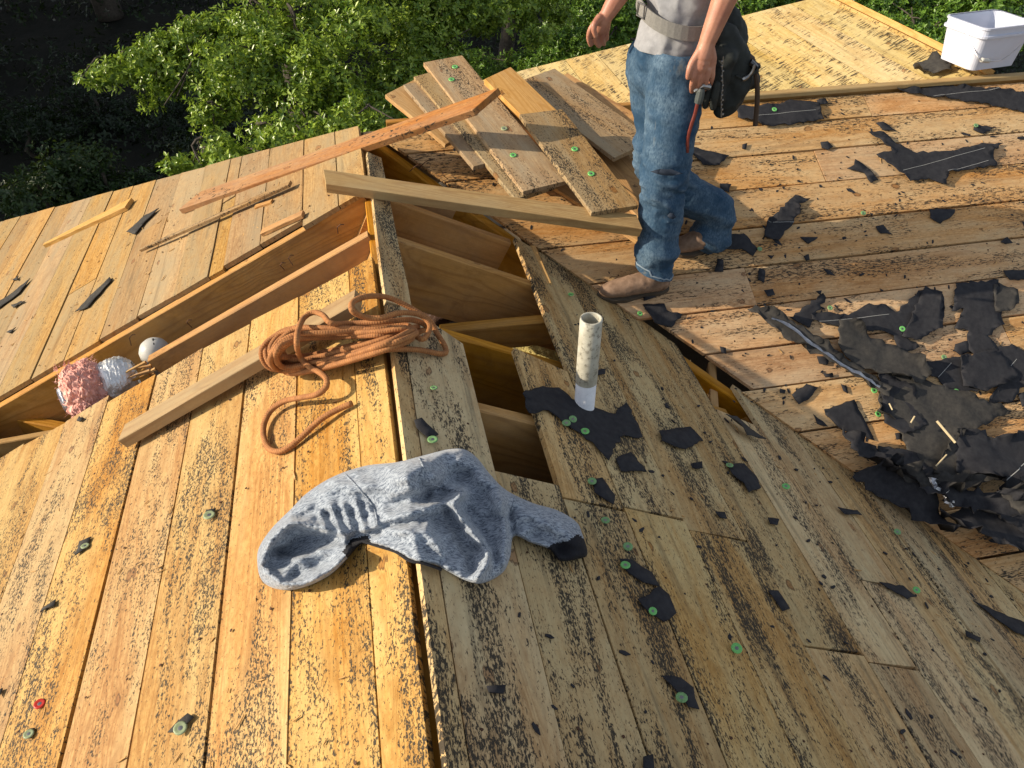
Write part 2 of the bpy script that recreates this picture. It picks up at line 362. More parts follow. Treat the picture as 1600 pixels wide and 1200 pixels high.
def cap(p, n, k='g', parent=house, s=1.): 
    k = random.choice('gh') if k == 'g' else k
    return obj('nail_cap', cm[k], parent, frame(p, (1, random.uniform(-.4, .4), 0), Vector(n) + Vector((random.uniform(-.12, .12), random.uniform(-.12, .12), 0))) @ Matrix.Scale(s * random.uniform(.78, 1.05), 4))
nL, nR, nM = (-sR, 0, cR), (sR, 0, cR), (0, -sR, cR)
for x, y in [(45, 1147), (282, 1138), (133, 853), (327, 805)]: cap(onL(x, y, .010), nL, 'd', s=1.15)
cap(onL(62, 1100, .006), nL, 'r', s=1.1)
for x, y in [(1065, 1090), (1020, 955), (977, 883), (981, 854), (946, 813), (925, 752), (895, 655), (885, 661), (914, 674), (676, 687), (678, 606), (1140, 727), (1228, 760), (1151, 1013), (1402, 831), (1432, 922), (892, 460)]:
    cap(onR(x, y, .011), nR, 'g')
for x, y in [(1000, 490), (1210, 171), (1525, 196), (1349, 333), (1187, 389), (1081, 379), (1297, 481), (1410, 514), (1475, 558), (1495, 612), (1372, 647), (1348, 710), (1372, 717), (1366, 610)]:
    cap(onM(x, y, .013), nM, 'g')

def specks(name, items, mat, label, kind='stuff', parent=None):
    v, f = [], []
    for c, n, r_, a, el_, hgt in items:
        n = Vector(n).normalized(); x = n.orthogonal().normalized(); y = n.cross(x); x, y = x * math.cos(a) + y * math.sin(a), y * math.cos(a) - x * math.sin(a); o = len(v)
        for i in range(5): t_ = 6.283 * i / 5 + random.uniform(-.3, .3); v.append(c + n * random.uniform(.2, 1) * hgt + x * r_ * el_ * math.cos(t_) + y * r_ * math.sin(t_))
        for i in range(5): v.append(v[o + i] - n * hgt * 1.3)
        f.append(tuple(range(o, o + 5))); f += [(o + i, o + 5 + i, o + 5 + (i + 1) % 5, o + (i + 1) % 5) for i in range(5)]
    o = centre_obj(name, v, f, mat, parent); o['kind'] = kind
    if label: o['label'] = label
    return o
it = []
for F_, ys, ee, n_, lo, hi, st in ((FL, 1, eL, nL, -.6, 2.15, .406), (FL, 1, eU, nL, 2.78, 5.2, .406), (FR, -1, eR, nR, -.6, 1.8, .406), (FM, -1, eM, nM, .1, 6, .406)):
    for i in range(1, len(ee) - 1):
        k = lo
        while k < hi:
            for q in (.2, .8):
                a_, u_ = k + random.uniform(-.012, .012), ee[i] + (ee[i + 1] - ee[i]) * q + random.uniform(-.012, .012)
                w_ = F_ @ Vector((a_, ys * u_, .001))
                ok = (w_.y < YA - abs(w_.x) - .02 if w_.x > 0 else w_.y < YA + .75 * abs(w_.x)) if F_ is not FM else w_.x > YA - w_.y + .05
                if F_ is FR and ((i == 2 and w_.y > 1.2) or (i in (1, 3) and w_.y > 1.75) or (i == 7 and w_.y > 1.75)): ok = False
                if F_ is FL and ee is eU and a_ > hipY(u_) - .03: ok = False
                if ok and random.random() < .8: it.append((w_, n_, random.uniform(.0028, .0042), 0, 1, .0012))
            k += st
specks('nail_heads', it, rustn, None, parent=house)
it = []
for _ in range(1500):
    x = random.uniform(.0, 5); y = random.uniform(.6, 3.2)
    if x + y > YA + .08: w_ = Vector((x, y, -.5 * (YA - y))); n_ = nM
    elif x > .63 or y < 1.2 and x > .05: w_ = Vector((x, y, -.5 * x)); n_ = nR
    else: continue
    if n_ is nR and random.random() < .5: continue
    it.append((w_ + Vector((0, 0, .001)), n_, random.uniform(.0015, .0055) * (1 + (random.random() < .08)), random.uniform(0, 6), random.uniform(1, 3), .002))
specks('felt_crumbs', it, felt, 'small crumbs of black felt littering the planks')
it = []
for _ in range(420):
    if random.random() < .5: x = random.uniform(.3, 4); y = random.uniform(1, 3.2); w_ = Vector((x, y, -.5 * (YA - y))) if x + y > YA + .08 else Vector((x, y, -.5 * x)); n_ = nM if x + y > YA + .08 else nR
    else: x = random.uniform(-2, -.1); y = random.choice([random.uniform(.5, 2.1), random.uniform(2.75, 3.6)]); w_ = Vector((x, y, .5 * x)); n_ = nL
    if n_ is nR and (x < .65 and y > 1.2): continue
    it.append((w_ + Vector((0, 0, .001)), n_, random.uniform(.001, .0022), random.uniform(0, 6), random.uniform(3, 10), .0015))
specks('wood_splinters', it, fresh, 'tiny pale splinters scattered over the planks')

# ---------------------------------------------------------------- torn felt
def sheet(name, pts3, n, mat, parent=None, th=.0025, curl=.008, step=.03, jag=.006, lift=.002, cx=1., seed=0):
    """outline in 3-D (on a roof plane) -> torn, slightly curled sheet with thickness"""
    n = Vector(n).normalized(); c = sum(pts3, Vector()) / len(pts3)
    ax = (pts3[1] - pts3[0]); ax = (ax - n * ax.dot(n)).normalized(); ay = n.cross(ax)
    P = [((p - c).dot(ax), (p - c).dot(ay)) for p in pts3]
    if sum(P[i][0] * P[(i + 1) % len(P)][1] - P[(i + 1) % len(P)][0] * P[i][1] for i in range(len(P))) < 0: P = P[::-1]
    Q = []
    for i in range(len(P)):
        (a, b), (d, e) = P[i], P[(i + 1) % len(P)]; L_ = math.hypot(d - a, e - b); k = max(1, int(L_ / .018))
        nx, ny = (e - b) / (L_ + 1e-9), -(d - a) / (L_ + 1e-9)
        for j in range(k):
            f = j / k; o = random.uniform(-jag, jag) if j else 0
            Q.append(Vector((a + (d - a) * f + nx * o, b + (e - b) * f + ny * o)))
    nb = len(Q); xs = [q.x for q in Q]; ys = [q.y for q in Q]
    X = min(xs)
    pts = list(Q)
    while X < max(xs):
        Y = min(ys)
        while Y < max(ys):
            pts.append(Vector((X + random.uniform(-.2, .2) * step, Y + random.uniform(-.2, .2) * step))); Y += step
        X += step
    vs, es, fs, ov, _, _ = geometry.delaunay_2d_cdt(pts, [(i, (i + 1) % nb) for i in range(nb)], [list(range(nb))], 1, 1e-5)
    if not fs: return None
    s0 = Vector((seed * 3.1 + c.x * 5, c.y * 5, 0)); v = []
    for q in vs:
        w = noise.noise(Vector((q.x * 6, q.y * 6, 0)) + s0) * .7 + noise.noise(Vector((q.x * 16, q.y * 16, 3)) + s0) * .3
        v.append(Vector((q.x, q.y, lift + th + max(0, curl * (w + .35)) + (max(0, noise.noise(Vector((q.x * 14, q.y * 14, 8)) + s0)) * curl * 2.2 if len(v) < nb else 0))))
    m = len(v); V = v + [p - Vector((0, 0, th)) for p in v]; F = []
    cnt = {}
    for t_ in fs:
        t_ = list(t_); 
        if sum(vs[t_[i]].x * vs[t_[(i + 1) % 3]].y - vs[t_[(i + 1) % 3]].x * vs[t_[i]].y for i in range(3)) < 0: t_ = t_[::-1]
        F.append(tuple(t_)); F.append(tuple(m + i for i in t_[::-1]))
        for i in range(3): e = (t_[i], t_[(i + 1) % 3]); cnt[e] = 1
    for (a, b) in list(cnt):
        if (b, a) not in cnt: F.append((b, a, m + a, m + b))
    M = Matrix(((ax.x, ay.x, n.x, c.x), (ax.y, ay.y, n.y, c.y), (ax.z, ay.z, n.z, c.z), (0, 0, 0, 1)))
    me = mesh(name, V, F, mat); me.polygons.foreach_set('use_smooth', [len(t_) == 3 for t_ in F]); return obj(name, me, parent, M)
Z3 = lambda l: [(1000 + x * .375, y * .375) for x, y in l]
Z6 = lambda l: [(1000 + x * .375, 400 + y * .375) for x, y in l]
Z5 = lambda l: [(500 + x * .375, 400 + y * .375) for x, y in l]
Z8 = lambda l: [(500 + x * .375, 750 + y * .375) for x, y in l]
Z9 = lambda l: [(1000 + x * .375, 750 + y * .375) for x, y in l]
Z4 = lambda l: [(x * .375, 400 + y * .375) for x, y in l]
Z7 = lambda l: [(x * .375, 750 + y * .375) for x, y in l]
Z1 = lambda l: [(x * .375, y * .375) for x, y in l]
sd_ = [0]
def scrap(on, n, l, mat=felt, parent=house, name='felt_scrap', h=.004, **k):
    sd_[0] += 1
    return sheet(name, [on(x, y, h) for x, y in l], n, mat, parent, seed=sd_[0], **k)
small = dict(curl=.0028, jag=.004, h=.002)
for l in [[(980, 515), (1010, 510), (1065, 550), (1010, 545)], [(750, 595), (780, 592), (802, 615), (780, 628), (755, 620)],
          [(860, 705), (890, 690), (895, 665), (940, 700), (990, 750), (960, 765), (930, 720)], [(1200, 875), (1310, 875), (1300, 900), (1250, 935), (1205, 910)],
          [(980, 945), (1010, 940), (1050, 980), (1000, 975)], [(665, 990), (740, 990), (700, 1018)], [(345, 985), (430, 975), (490, 1040), (470, 1070), (420, 1040), (350, 1040)],
          [(200, 610), (370, 650), (330, 690), (260, 690)], [(320, 1080), (345, 1085), (345, 1135), (308, 1135)], [(495, 1120), (520, 1130), (515, 1180), (488, 1170)],
          [(1390, 520), (1475, 535), (1430, 560), (1385, 545)], [(1510, 1130), (1600, 1125), (1640, 1165), (1540, 1168)], [(330, 770), (380, 770), (370, 805), (335, 800)],
          [(680, 1070), (700, 1060), (705, 1085), (690, 1090)], [(530, 1065), (555, 1070), (545, 1082)], [(760, 1120), (790, 1130), (810, 1150), (780, 1145)], [(1500, 1010), (1525, 990), (1550, 1015), (1520, 1018)],
          [(425, 605), (445, 600), (440, 625), (425, 622)], [(735, 420), (770, 415), (780, 435), (740, 438)]]:
    scrap(onM, nM, Z3(l), **small)
for l in [[(515, 145), (550, 140), (560, 165), (530, 172)], [(630, 580), (690, 535), (740, 550), (700, 600), (660, 620)], [(765, 640), (820, 625), (890, 600), (930, 680), (975, 770), (830, 720), (770, 665)],
          [(10, 205), (100, 200), (110, 230), (175, 245), (130, 300), (60, 280)], [(10, 135), (60, 130), (62, 175), (15, 190)], [(730, 150), (755, 145), (750, 165)], [(580, 555), (605, 560), (600, 575), (580, 572)],
          [(760, 490), (800, 488), (805, 505), (770, 508)], [(835, 535), (860, 545), (865, 575), (845, 565)], [(1060, 740), (1090, 738), (1088, 765), (1065, 768)], [(1310, 370), (1370, 355), (1380, 400), (1330, 415), (1305, 395)],
          [(720, 660), (760, 690), (780, 712), (735, 700)], [(735, 420), (790, 425), (780, 455), (745, 450)], [(330, 380), (355, 385), (358, 410), (338, 405)], [(1570, 575), (1600, 570), (1620, 620), (1590, 630)], [(1380, 740), (1430, 740), (1440, 775), (1390, 770)]]:
    scrap(onM, nM, Z6(l), **small)
for z, l in [(Z5, [(1230, 850), (1290, 820), (1355, 905), (1250, 900)]), (Z5, [(1135, 480), (1185, 475), (1185, 495), (1140, 498)]), (Z5, [(1130, 935), (1170, 930), (1225, 1000), (1220, 1040), (1140, 990)]),
             (Z5, [(1410, 735), (1480, 720), (1540, 715), (1590, 770), (1520, 810), (1420, 775)]), (Z5, [(390, 690), (420, 680), (490, 750), (460, 770), (400, 720)]), (Z5, [(1540, 870), (1575, 868), (1580, 890), (1550, 888)]),
             (Z8, [(1245, 335), (1300, 340), (1380, 390), (1410, 450), (1340, 430), (1260, 370)]), (Z8, [(1320, 500), (1350, 490), (1410, 450), (1450, 480), (1480, 560), (1430, 595), (1370, 560)]),
             (Z8, [(1420, 820), (1500, 830), (1550, 870), (1575, 960), (1530, 950), (1460, 860)]), (Z8, [(690, 865), (770, 860), (760, 895), (700, 890)]), (Z8, [(1340, 1160), (1380, 1150), (1385, 1210), (1340, 1210)]),
             (Z9, [(990, 430), (1090, 445), (1145, 490), (1110, 500), (1040, 460)]), (Z9, [(1380, 505), (1600, 600), (1640, 665), (1560, 640)]), (Z9, [(1350, 630), (1415, 660), (1410, 680), (1355, 655)]),
             (Z9, [(530, 465), (570, 465), (620, 540), (590, 550)]), (Z9, [(310, 135), (350, 138), (358, 165), (330, 160)]), (Z9, [(530, 160), (575, 168), (570, 190), (540, 185)]), (Z9, [(820, 115), (900, 130), (920, 150), (850, 145)]),
             (Z6, [(360, 870), (430, 870), (480, 920), (500, 970), (450, 990), (430, 950), (380, 910)]), (Z6, [(700, 705), (750, 740), (765, 790), (720, 760)]), (Z6, [(610, 660), (660, 690), (680, 705), (640, 700)]), (Z6, [(215, 870), (250, 865), (255, 890), (225, 892)])]:
    scrap(onR, nR, z(l), **small)
for z, l in [(Z4, [(315, 235), (370, 180), (460, 90), (470, 100), (400, 180), (370, 215)]), (Z4, [(-10, 200), (60, 150), (130, 95), (80, 160), (-10, 225)]), (Z4, [(50, 205), (110, 190), (60, 220)]), (Z1, [(530, 970), (600, 905), (665, 870), (600, 935), (565, 980)]),
             (Z4, [(30, 320), (70, 300), (45, 325)]), (Z4, [(55, 100), (80, 85), (75, 105)]), (Z7, [(320, 320), (335, 260), (385, 240), (370, 285)]), (Z7, [(705, 1055), (790, 975), (815, 990), (745, 1055)]), (Z7, [(-10, 880), (20, 872), (5, 910)]), (Z7, [(175, 555), (185, 535), (238, 500), (235, 530)]),
             (Z7, [(100, 1070), (125, 1040), (150, 1035), (130, 1080)]), (Z7, [(850, 160), (865, 128), (905, 122), (880, 155)]), (Z4, [(325, 690), (335, 670), (355, 680), (340, 695)])]:
    scrap(onL, nL, z(l), felt2, **small)
for l in [[(490, 290), (500, 265), (545, 270)], [(530, 1075), (560, 1060), (610, 1030), (600, 1045)]]: pass
# bigger torn sheets lie loose: each is a thing
def fthing(on, n, l, label, mat=felt, name='torn_felt_sheet', **k):
    kk = dict(curl=.009, jag=.007, step=.022); kk.update(k)
    mx, my = sum(p[0] for p in l) / len(l), sum(p[1] for p in l) / len(l); l = [(mx + (x - mx) * 1.1, my + (y - my) * 1.1) for x, y in l]
    o = scrap(on, n, l, mat, None, name, **kk); return tag(o, label, 'roofing felt')
def line_on(o, on, n, a, b, w=.0016, h=.02):     # faint chalk line printed across a sheet
    A, B = on(*a, h), on(*b, h); nn = Vector(n); s = (B - A).cross(nn).normalized() * w / 2; k = 8; v, f = [], []
    inv = WM[o.name].inverted()
    vv = o.data.vertices
    def zat(P):
        q = inv @ P; best = min(vv, key=lambda t_: (t_.co.x - q.x) ** 2 + (t_.co.y - q.y) ** 2); return WM[o.name] @ Vector((q.x, q.y, max(best.co.z, .003) + .0015))
    for i in range(k + 1):
        P = A.lerp(B, i / k); Q = zat(P); v += [Q - s, Q + s]
    for i in range(k): f.append((2 * i, 2 * i + 2, 2 * i + 3, 2 * i + 1))
    c = centre_obj('chalk_line', v, f, chalk, o); return c
f_a = fthing(onM, nM, Z3([(410, 445), (480, 450), (560, 440), (620, 422), (730, 438), (745, 500), (640, 515), (520, 525), (420, 490)]), 'flat black felt piece just below the main ridge, right of the tool pouch', curl=.01)
f_b = fthing(onM, nM, Z3([(1090, 378), (1170, 376), (1260, 360), (1400, 370), (1640, 395), (1640, 480), (1470, 440), (1300, 415), (1150, 395)]), 'long tapering black felt sheet below the white bucket', curl=.01)
f_c = fthing(onM, nM, Z3([(975, 565), (1040, 575), (1075, 610), (1140, 640), (1310, 630), (1400, 605), (1480, 605), (1440, 640), (1460, 690), (1270, 720), (1265, 765), (1200, 740), (1130, 750), (1060, 690), (1000, 650), (1060, 640)]), 'ragged bird-shaped black felt sheet with faint chalk lines', curl=.012)
f_g = fthing(onM, nM, Z3([(640, 825), (700, 835), (650, 860), (655, 900), (580, 995), (515, 990), (530, 930)]), 'diamond-shaped black felt flap, folded at its top, right of the back boot', curl=.03)
f_A = fthing(onM, nM, Z6([(1320, 130), (1480, 118), (1480, 190), (1500, 290), (1440, 330), (1480, 380), (1430, 420), (1370, 380), (1370, 310), (1315, 300), (1350, 225), (1305, 235)]), 'tall ragged black felt strip near the right edge')
f_A2 = fthing(onM, nM, Z6([(1480, 115), (1560, 150), (1570, 190), (1530, 230), (1480, 230), (1475, 160)]), 'small dusty grey felt rag beside the tall strip', felt2, h=.008)
f_B = fthing(onM, nM, Z6([(1060, 240), (1170, 140), (1235, 170), (1235, 270), (1160, 330), (1080, 320), (1150, 370), (1060, 400), (1050, 330), (980, 310), (870, 300), (740, 270), (730, 235), (880, 250), (940, 215), (1020, 210)]), 'winged black felt sheet with a wide pointed right lobe')
f_C = fthing(onM, nM, Z6([(625, 260), (750, 170), (762, 185), (700, 300)]), 'narrow black felt tongue leaning up beside the metal-edged strip')
f_E = fthing(onM, nM, Z6([(830, 290), (890, 285), (960, 350), (1060, 380), (1190, 470), (1150, 530), (1040, 500), (900, 470), (840, 390)]), 'dusty dark shingle strip scraped with white marks', felt2, h=.02, curl=.03)
f_F = fthing(onM, nM, Z6([(1040, 500), (1160, 530), (1330, 590), (1510, 655), (1380, 720), (1310, 740), (1300, 920), (1150, 920), (1080, 690), (1000, 660)]), 'largest dusty brown-black felt sheet, pointed at its right end', felt2, h=.012, curl=.03)
f_G = fthing(onM, nM, Z6([(1190, 490), (1210, 445), (1340, 430), (1390, 460), (1440, 410), (1530, 380), (1590, 420), (1620, 480), (1530, 600), (1430, 610), (1480, 540), (1360, 565), (1280, 555), (1250, 505)]), 'wide notched black felt sheet at the right, crossed by two light lines')
f_H = fthing(onM, nM, Z6([(1310, 900), (1330, 740), (1430, 740), (1440, 780), (1640, 725), (1640, 960), (1480, 1000), (1480, 930)]), 'big squarish felt sheet at the right edge over the valley heap', h=.03, curl=.04)
f_D = fthing(onM, nM, Z6([(470, 240), (500, 222), (560, 245), (700, 330), (850, 440), (1010, 540), (1000, 575), (850, 475), (640, 370)]), 'long dark shingle strip edged with bright bent flashing', felt2, h=.03, curl=.03)
for a, b in (((1205, 405), (1240, 430)),): pass
line_on(f_b, onM, nM, (1460, 148), (1560, 138)); line_on(f_c, onM, nM, (1412, 265), (1540, 230)); line_on(f_c, onM, nM, (1480, 268), (1545, 250)); line_on(f_a, onM, nM, (1180, 180), (1276, 170))
line_on(f_B, onM, nM, (1280, 502), (1390, 490)); line_on(f_G, onM, nM, (1468, 588), (1488, 566)); line_on(f_G, onM, nM, (1565, 590), (1590, 560)); line_on(f_H, onM, nM, (1558, 758), (1600, 720), w=.003)
line_on(f_g, onM, nM, (1198, 346), (1240, 348))
pf = fthing(onR, nR, Z5([(865, 585), (940, 560), (1000, 565), (1050, 610), (1140, 640), (1215, 665), (1255, 620), (1320, 750), (1250, 745), (1215, 790), (1190, 840), (1130, 770), (1040, 710), (960, 650), (890, 660)]), 'ragged black felt collar torn around the foot of the white vent pipe', curl=.003, h=.002)
fthing(onR, nR, Z6([(360, 668), (400, 678), (510, 765), (440, 750)]), 'narrow grey felt strip lying below the second valley hole', felt2, h=.014)
# heap of rumpled felt where the main slope meets the valley
heap = [([(900, 930), (1000, 880), (1100, 930), (1190, 1000), (1240, 1090), (1230, 1160), (1100, 1080), (1000, 1020)], .03, felt, 'rumpled black felt at the upper end of the valley heap'),
        ([(840, 740), (900, 760), (990, 820), (1060, 870), (1150, 900), (1120, 960), (1000, 900), (900, 850)], .045, felt, 'thin curled felt strip lying in the valley below the boot'),
        ([(1040, 880), (1180, 920), (1300, 915), (1400, 930), (1390, 960), (1280, 990), (1160, 975), (1060, 930)], .07, felt2, 'curled-up dusty felt ridge on top of the valley heap'),
        ([(1150, 990), (1330, 980), (1480, 1010), (1600, 1040), (1640, 1170), (1480, 1100), (1300, 1060)], .06, felt, 'glossy crumpled felt sheet in the middle of the valley heap'),
        ([(1240, 1080), (1400, 1060), (1640, 1150), (1640, 1270), (1450, 1200), (1330, 1160)], .04, felt, 'lowest felt sheet of the valley heap at the right edge'),
        ([(1480, 1000), (1560, 950), (1640, 900), (1640, 1060), (1560, 1080)], .09, felt2, 'grey shingle leaning up at the right end of the heap')]
for l, h, m, lab in heap: fthing(onM, nM, Z6(l), lab, m, h=h, curl=.07, step=.025, jag=.012)
for l, h, m, lab in [([(1180, 150), (1240, 170), (1250, 300), (1150, 345), (1095, 330)], .012, felt, 'angular black felt piece on the right lobe of the winged sheet'),
                     ([(1000, 500), (1130, 560), (1180, 700), (1090, 740), (1020, 690)], .022, felt, 'black felt layer on the upper left corner of the largest dusty sheet'),
                     ([(1330, 430), (1480, 400), (1560, 500), (1440, 560), (1350, 540)], .016, felt, 'flat black felt layer lying on the wide notched sheet'),
                     ([(1300, 760), (1470, 770), (1490, 930), (1330, 950), (1230, 900)], .040, felt2, 'dusty felt flap bridging the big sheets above the valley heap'),
                     ([(1000, 800), (1140, 830), (1210, 900), (1160, 1010), (1020, 930)], .030, felt, 'black felt flap between the curled strip and the valley heap')]:
    fthing(onM, nM, Z6(l), lab, m, h=h, curl=.014)
spl = plain('pale_splinter', (.62, .50, .30), .8)
def splinter(a, b, w=.008, on=onM, h=.05, label=None, mat=None):
    A, B = on(*a, h), on(*b, h); o = box_between('splinter', A, B, w, w * .7, mat or spl, None, up=nM); return tag(o, label, 'wood splinter', 'pale wood splinters on the felt')
for a, b, w, lab in [((1465, 657), (1494, 691), .009, 'pale wood splinter lying loose on the largest dusty felt sheet'), ((1424, 660), (1430, 650), .006, 'tiny pale chip near the splinter on the big felt sheet'),
                     ((1463, 728), (1480, 710), .005, 'thin straw-like splinter at the foot of the big felt sheet'), ((1495, 1010 * .375 + 400), (1530, 795), .008, 'bent pale splinter on the glossy crumpled felt'),
                     ((1555, 780), (1590, 798), .009, 'bright splinter near the right end of the valley heap'), ((1390, 630), (1395, 640), .005, 'short pale chip left of the largest felt sheet')]:
    splinter(a, b, w, label=lab, h=.09)
# bright bent flashing on the shingle strip
def tube(pts, r, n=8, closed=False, flat=1.):
    v, f, uv = [], [], []; L_ = 0; N = len(pts); up = Vector((0, 0, 1)); prevx = None
    for i in range(N):
        a = pts[max(0, i - 1)]; b = pts[min(N - 1, i + 1)]; t_ = (b - a).normalized()
        if prevx is None: x = t_.cross(up if abs(t_.z) < .9 else Vector((1, 0, 0))).normalized()
        else: x = (prevx - t_ * prevx.dot(t_)).normalized()
        prevx = x; y = t_.cross(x); rr = r[i] if hasattr(r, '__len__') else r
        if i: L_ += (pts[i] - pts[i - 1]).length
        for k in range(n):
            th = 2 * math.pi * k / n; v.append(pts[i] + x * rr * math.cos(th) + y * rr * flat * math.sin(th)); uv.append((L_, k / n))
    for i in range(N - 1):
        for k in range(n): f.append((i * n + k, i * n + (k + 1) % n, (i + 1) * n + (k + 1) % n, (i + 1) * n + k))
    f.append(tuple(range(n - 1, -1, -1))); f.append(tuple(range((N - 1) * n, N * n)))
    return v, f, uv
def smooth_path(P, step=.01, it=2):
    P = [Vector(p) for p in P]; out = []
    for i in range(len(P) - 1):
        p0 = P[max(0, i - 1)]; p1 = P[i]; p2 = P[i + 1]; p3 = P[min(len(P) - 1, i + 2)]; n = max(2, int((p2 - p1).length / step))
        for k in range(n):
            t_ = k / n
            out.append(.5 * ((2 * p1) + (p2 - p0) * t_ + (2 * p0 - 5 * p1 + 4 * p2 - p3) * t_ * t_ + (3 * p1 - p0 - 3 * p2 + p3) * t_ ** 3))
    out.append(P[-1]); return out
pts = smooth_path([onM(1000 + x * .375, 400 + y * .375, .06) for x, y in [(550, 255), (640, 300), (700, 350), (780, 410), (860, 460), (940, 505), (1000, 545)]], .02)
v, f, uv = tube([p + Vector((0, 0, random.uniform(-.004, .004))) for p in pts], [random.uniform(.005, .012) for _ in pts], 6, flat=.4)
centre_obj('flashing_strip', v, f, flash_m, f_D)
pts = smooth_path([onM(1000 + x * .375, 400 + y * .375, .12) for x, y in [(1215, 930), (1235, 970), (1275, 990), (1300, 1040)]], .01)
v, f, uv = tube([p + Vector((random.uniform(-.006, .006), 0, random.uniform(-.006, .006))) for p in pts], [random.uniform(.006, .02) for _ in pts], 6, flat=.4)
tag(centre_obj('flashing_scrap', v, f, flash_m), 'crumpled shiny flashing scrap on the valley heap', 'metal scrap')
# grey shingle chunk at the wing
tag(scrap(onW, nL, Z3([(1140, 282), (1160, 272), (1240, 255), (1280, 252), (1305, 295), (1240, 310), (1150, 320)]), felt2, None, 'shingle_chunk', h=.03, curl=.05), 'grey shingle chunk lying left of the white bucket', 'shingle')

# ---------------------------------------------------------------- loose boards
def board(A, B, w, th, mat, label, roll=0., n=(0, -.25, 1), parts=(), name='loose_board', taper=None, parent=None, cat='board', notch=0.):
    """A, B: centres of the two ends of the TOP face"""
    A, B = Vector(A), Vector(B); L_ = (B - A).length; F = frame((A + B) / 2, B - A, n) @ Matrix.Rotation(roll, 4, 'X')
    wa, wb = (w, w) if taper is None else taper; S = 5; v, f = [], []
    for k in range(S + 1):
        x = -L_ / 2 + L_ * k / S; ww = wa + (wb - wa) * k / S; c = .002; j = lambda: random.uniform(-.0015, .0015)
        xl = x + (notch if k == S else 0) ; xr = x - (notch if k == 0 else 0)
        v += [(xr, -ww / 2 + c + j(), 0), (xl, ww / 2 - c + j(), 0), (xl, ww / 2, -c), (xl, ww / 2 + j(), -th), (xr, -ww / 2 + j(), -th), (xr, -ww / 2, -c)]
    f = [(5, 4, 3, 2, 1, 0), tuple(range(6 * S, 6 * S + 6))]
    for k in range(S):
        for i in range(6): f.append((6 * k + i, 6 * k + (i + 1) % 6, 6 * k + 6 + (i + 1) % 6, 6 * k + 6 + i))
    o = obj(name, mesh(name, v, f, mat), parent, F)
    if not parent: tag(o, label, cat)
    for (x, y, k) in parts:
        p = F @ Vector((-L_ / 2 + L_ * x, y * w, .001)); obj('nail_cap', cm[k], o, frame(p, B - A, F.col[2].to_3d()) @ Matrix.Scale(1.1, 4))
    return o
TH = .019
grp = None
# stack resting over the corner of the two ridges
board(onZ(693, 93, .16), onZ(851, 289, -.04), .182, TH, oldb, 'weathered grey board on top of the pile, four green nail caps down its length', parts=[(.08, .12, 'g'), (.17, -.18, 'g'), (.45, -.3, 'g'), (.78, -.15, 'g'), (.6, .1, 'd')], notch=.012)
board(onZ(676, 112, .135), onZ(838, 300, -.065), .182, TH, oldb, 'dusty board directly under the topmost weathered board')
board(onZ(662, 128, .11), onZ(770, 250, -.02), .175, TH, oldb, 'lowest of the three boards stacked left in the pile', notch=.02)
board(onZ(626, 134, .09), onZ(722, 212, -.02), .184, TH, fresh, 'clean pale board whose square end sticks out left of the pile', notch=-.01)
board(onZ(848, 178, .10), onZ(958, 322, -.05), .180, TH, oldb, 'reddish weathered board slanting down onto the long beam, two green caps', parts=[(.42, .1, 'g'), (.68, .05, 'g')], notch=.03)
board(onZ(776, 112, .15), onZ(900, 232, .0), .150, .030, fresh, 'bright fresh board behind the reddish one, upper end shaved', notch=-.02)
board(onZ(757, 128, .08), onZ(845, 225, .0), .16, TH, stud, 'dark shaded board between the top board and the bright one')
board(onZ(836, 118, .10), onZ(992, 232, -.04), .24, TH, oldb, 'widest weathered board, its far end beside the jeans', n=(.1, -.3, 1))
board(onZ(878, 118, .05), onZ(1010, 198, -.02), .075, TH, stud, 'narrow orange board lying along the far edge of the pile')
board(onZ(905, 205, -.06), onZ(1030, 330, -.16), .184, TH, stud, 'brown board low in the pile just left of the knees', n=(.05, -.5, 1))
board(onZ(860, 255, -.08), onZ(1020, 356, -.2), .184, TH, stud, 'bottom board of the pile, mostly hidden under the reddish one', n=(0, -.5, 1))
board(onZ(720, 190, .0), onZ(800, 262, -.08), .12, TH, stud, 'short dark offcut below the lowest stacked board', n=(0, -.4, 1))
# long beam
bm = board(onZ(503, 275, .075), onZ(1003, 347, -.10), .068, .042, dimL, 'long weathered 2x4 beam laid over the ridge end toward the boots', n=(0, -.35, 1), name='long_beam', notch=-.02, cat='beam')
# board leaning along the hip
board(onL(308, 309, .03), onZ(742, 160, .20), .14, .026, wood('orange_old_board', (.50, .27, .09), (.42, .18, .05), (.28, .10, .025), streak=.35, speck=.5, spk_scale=(40, 60, 60), weather=.4), 'long orange board with a pointed left end laid along the hip', n=(-.35, -.1, 1), taper=(.10, .10), name='loose_board', notch=.09)
board(onL(218, 389, .03), onL(452, 285, .035), .05, .014, oldb, 'thin dark stick with black residue on the upper left slope', n=nL, taper=(.014, .034), name='thin_stick', cat='stick')
board(onL(68, 381, .02), onL(200, 316, .025), .07, .022, fresh, 'pale split wood shard on the far left slope', n=nL, taper=(.022, .085), name='wood_shard', cat='wood offcut')
board(onL(408, 361, .02), onL(472, 332, .02), .035, .015, stud, 'small brown offcut by the edge of the left opening', n=nL, name='wood_offcut', cat='wood offcut')
board(onL(398, 322, .012), onL(424, 313, .012), .022, .01, stud, 'tiny brown chip just under the leaning orange board', n=nL, name='wood_chip', cat='wood offcut')
lb = board(onL(192, 674, .058), onL(551, 465, .085), .070, .036, dimL, '2x4 board standing on edge under the left end of the orange rope', n=nL, name='loose_board', notch=.01)
board(onL(282, 1, .0) if False else onW(1030 - 55, 112, .02), onW(930 + 60, 96, .05), .012, .01, oldb, 'tiny twig on the far wing beside the shirt', n=nL, name='twig', cat='twig') if False else None
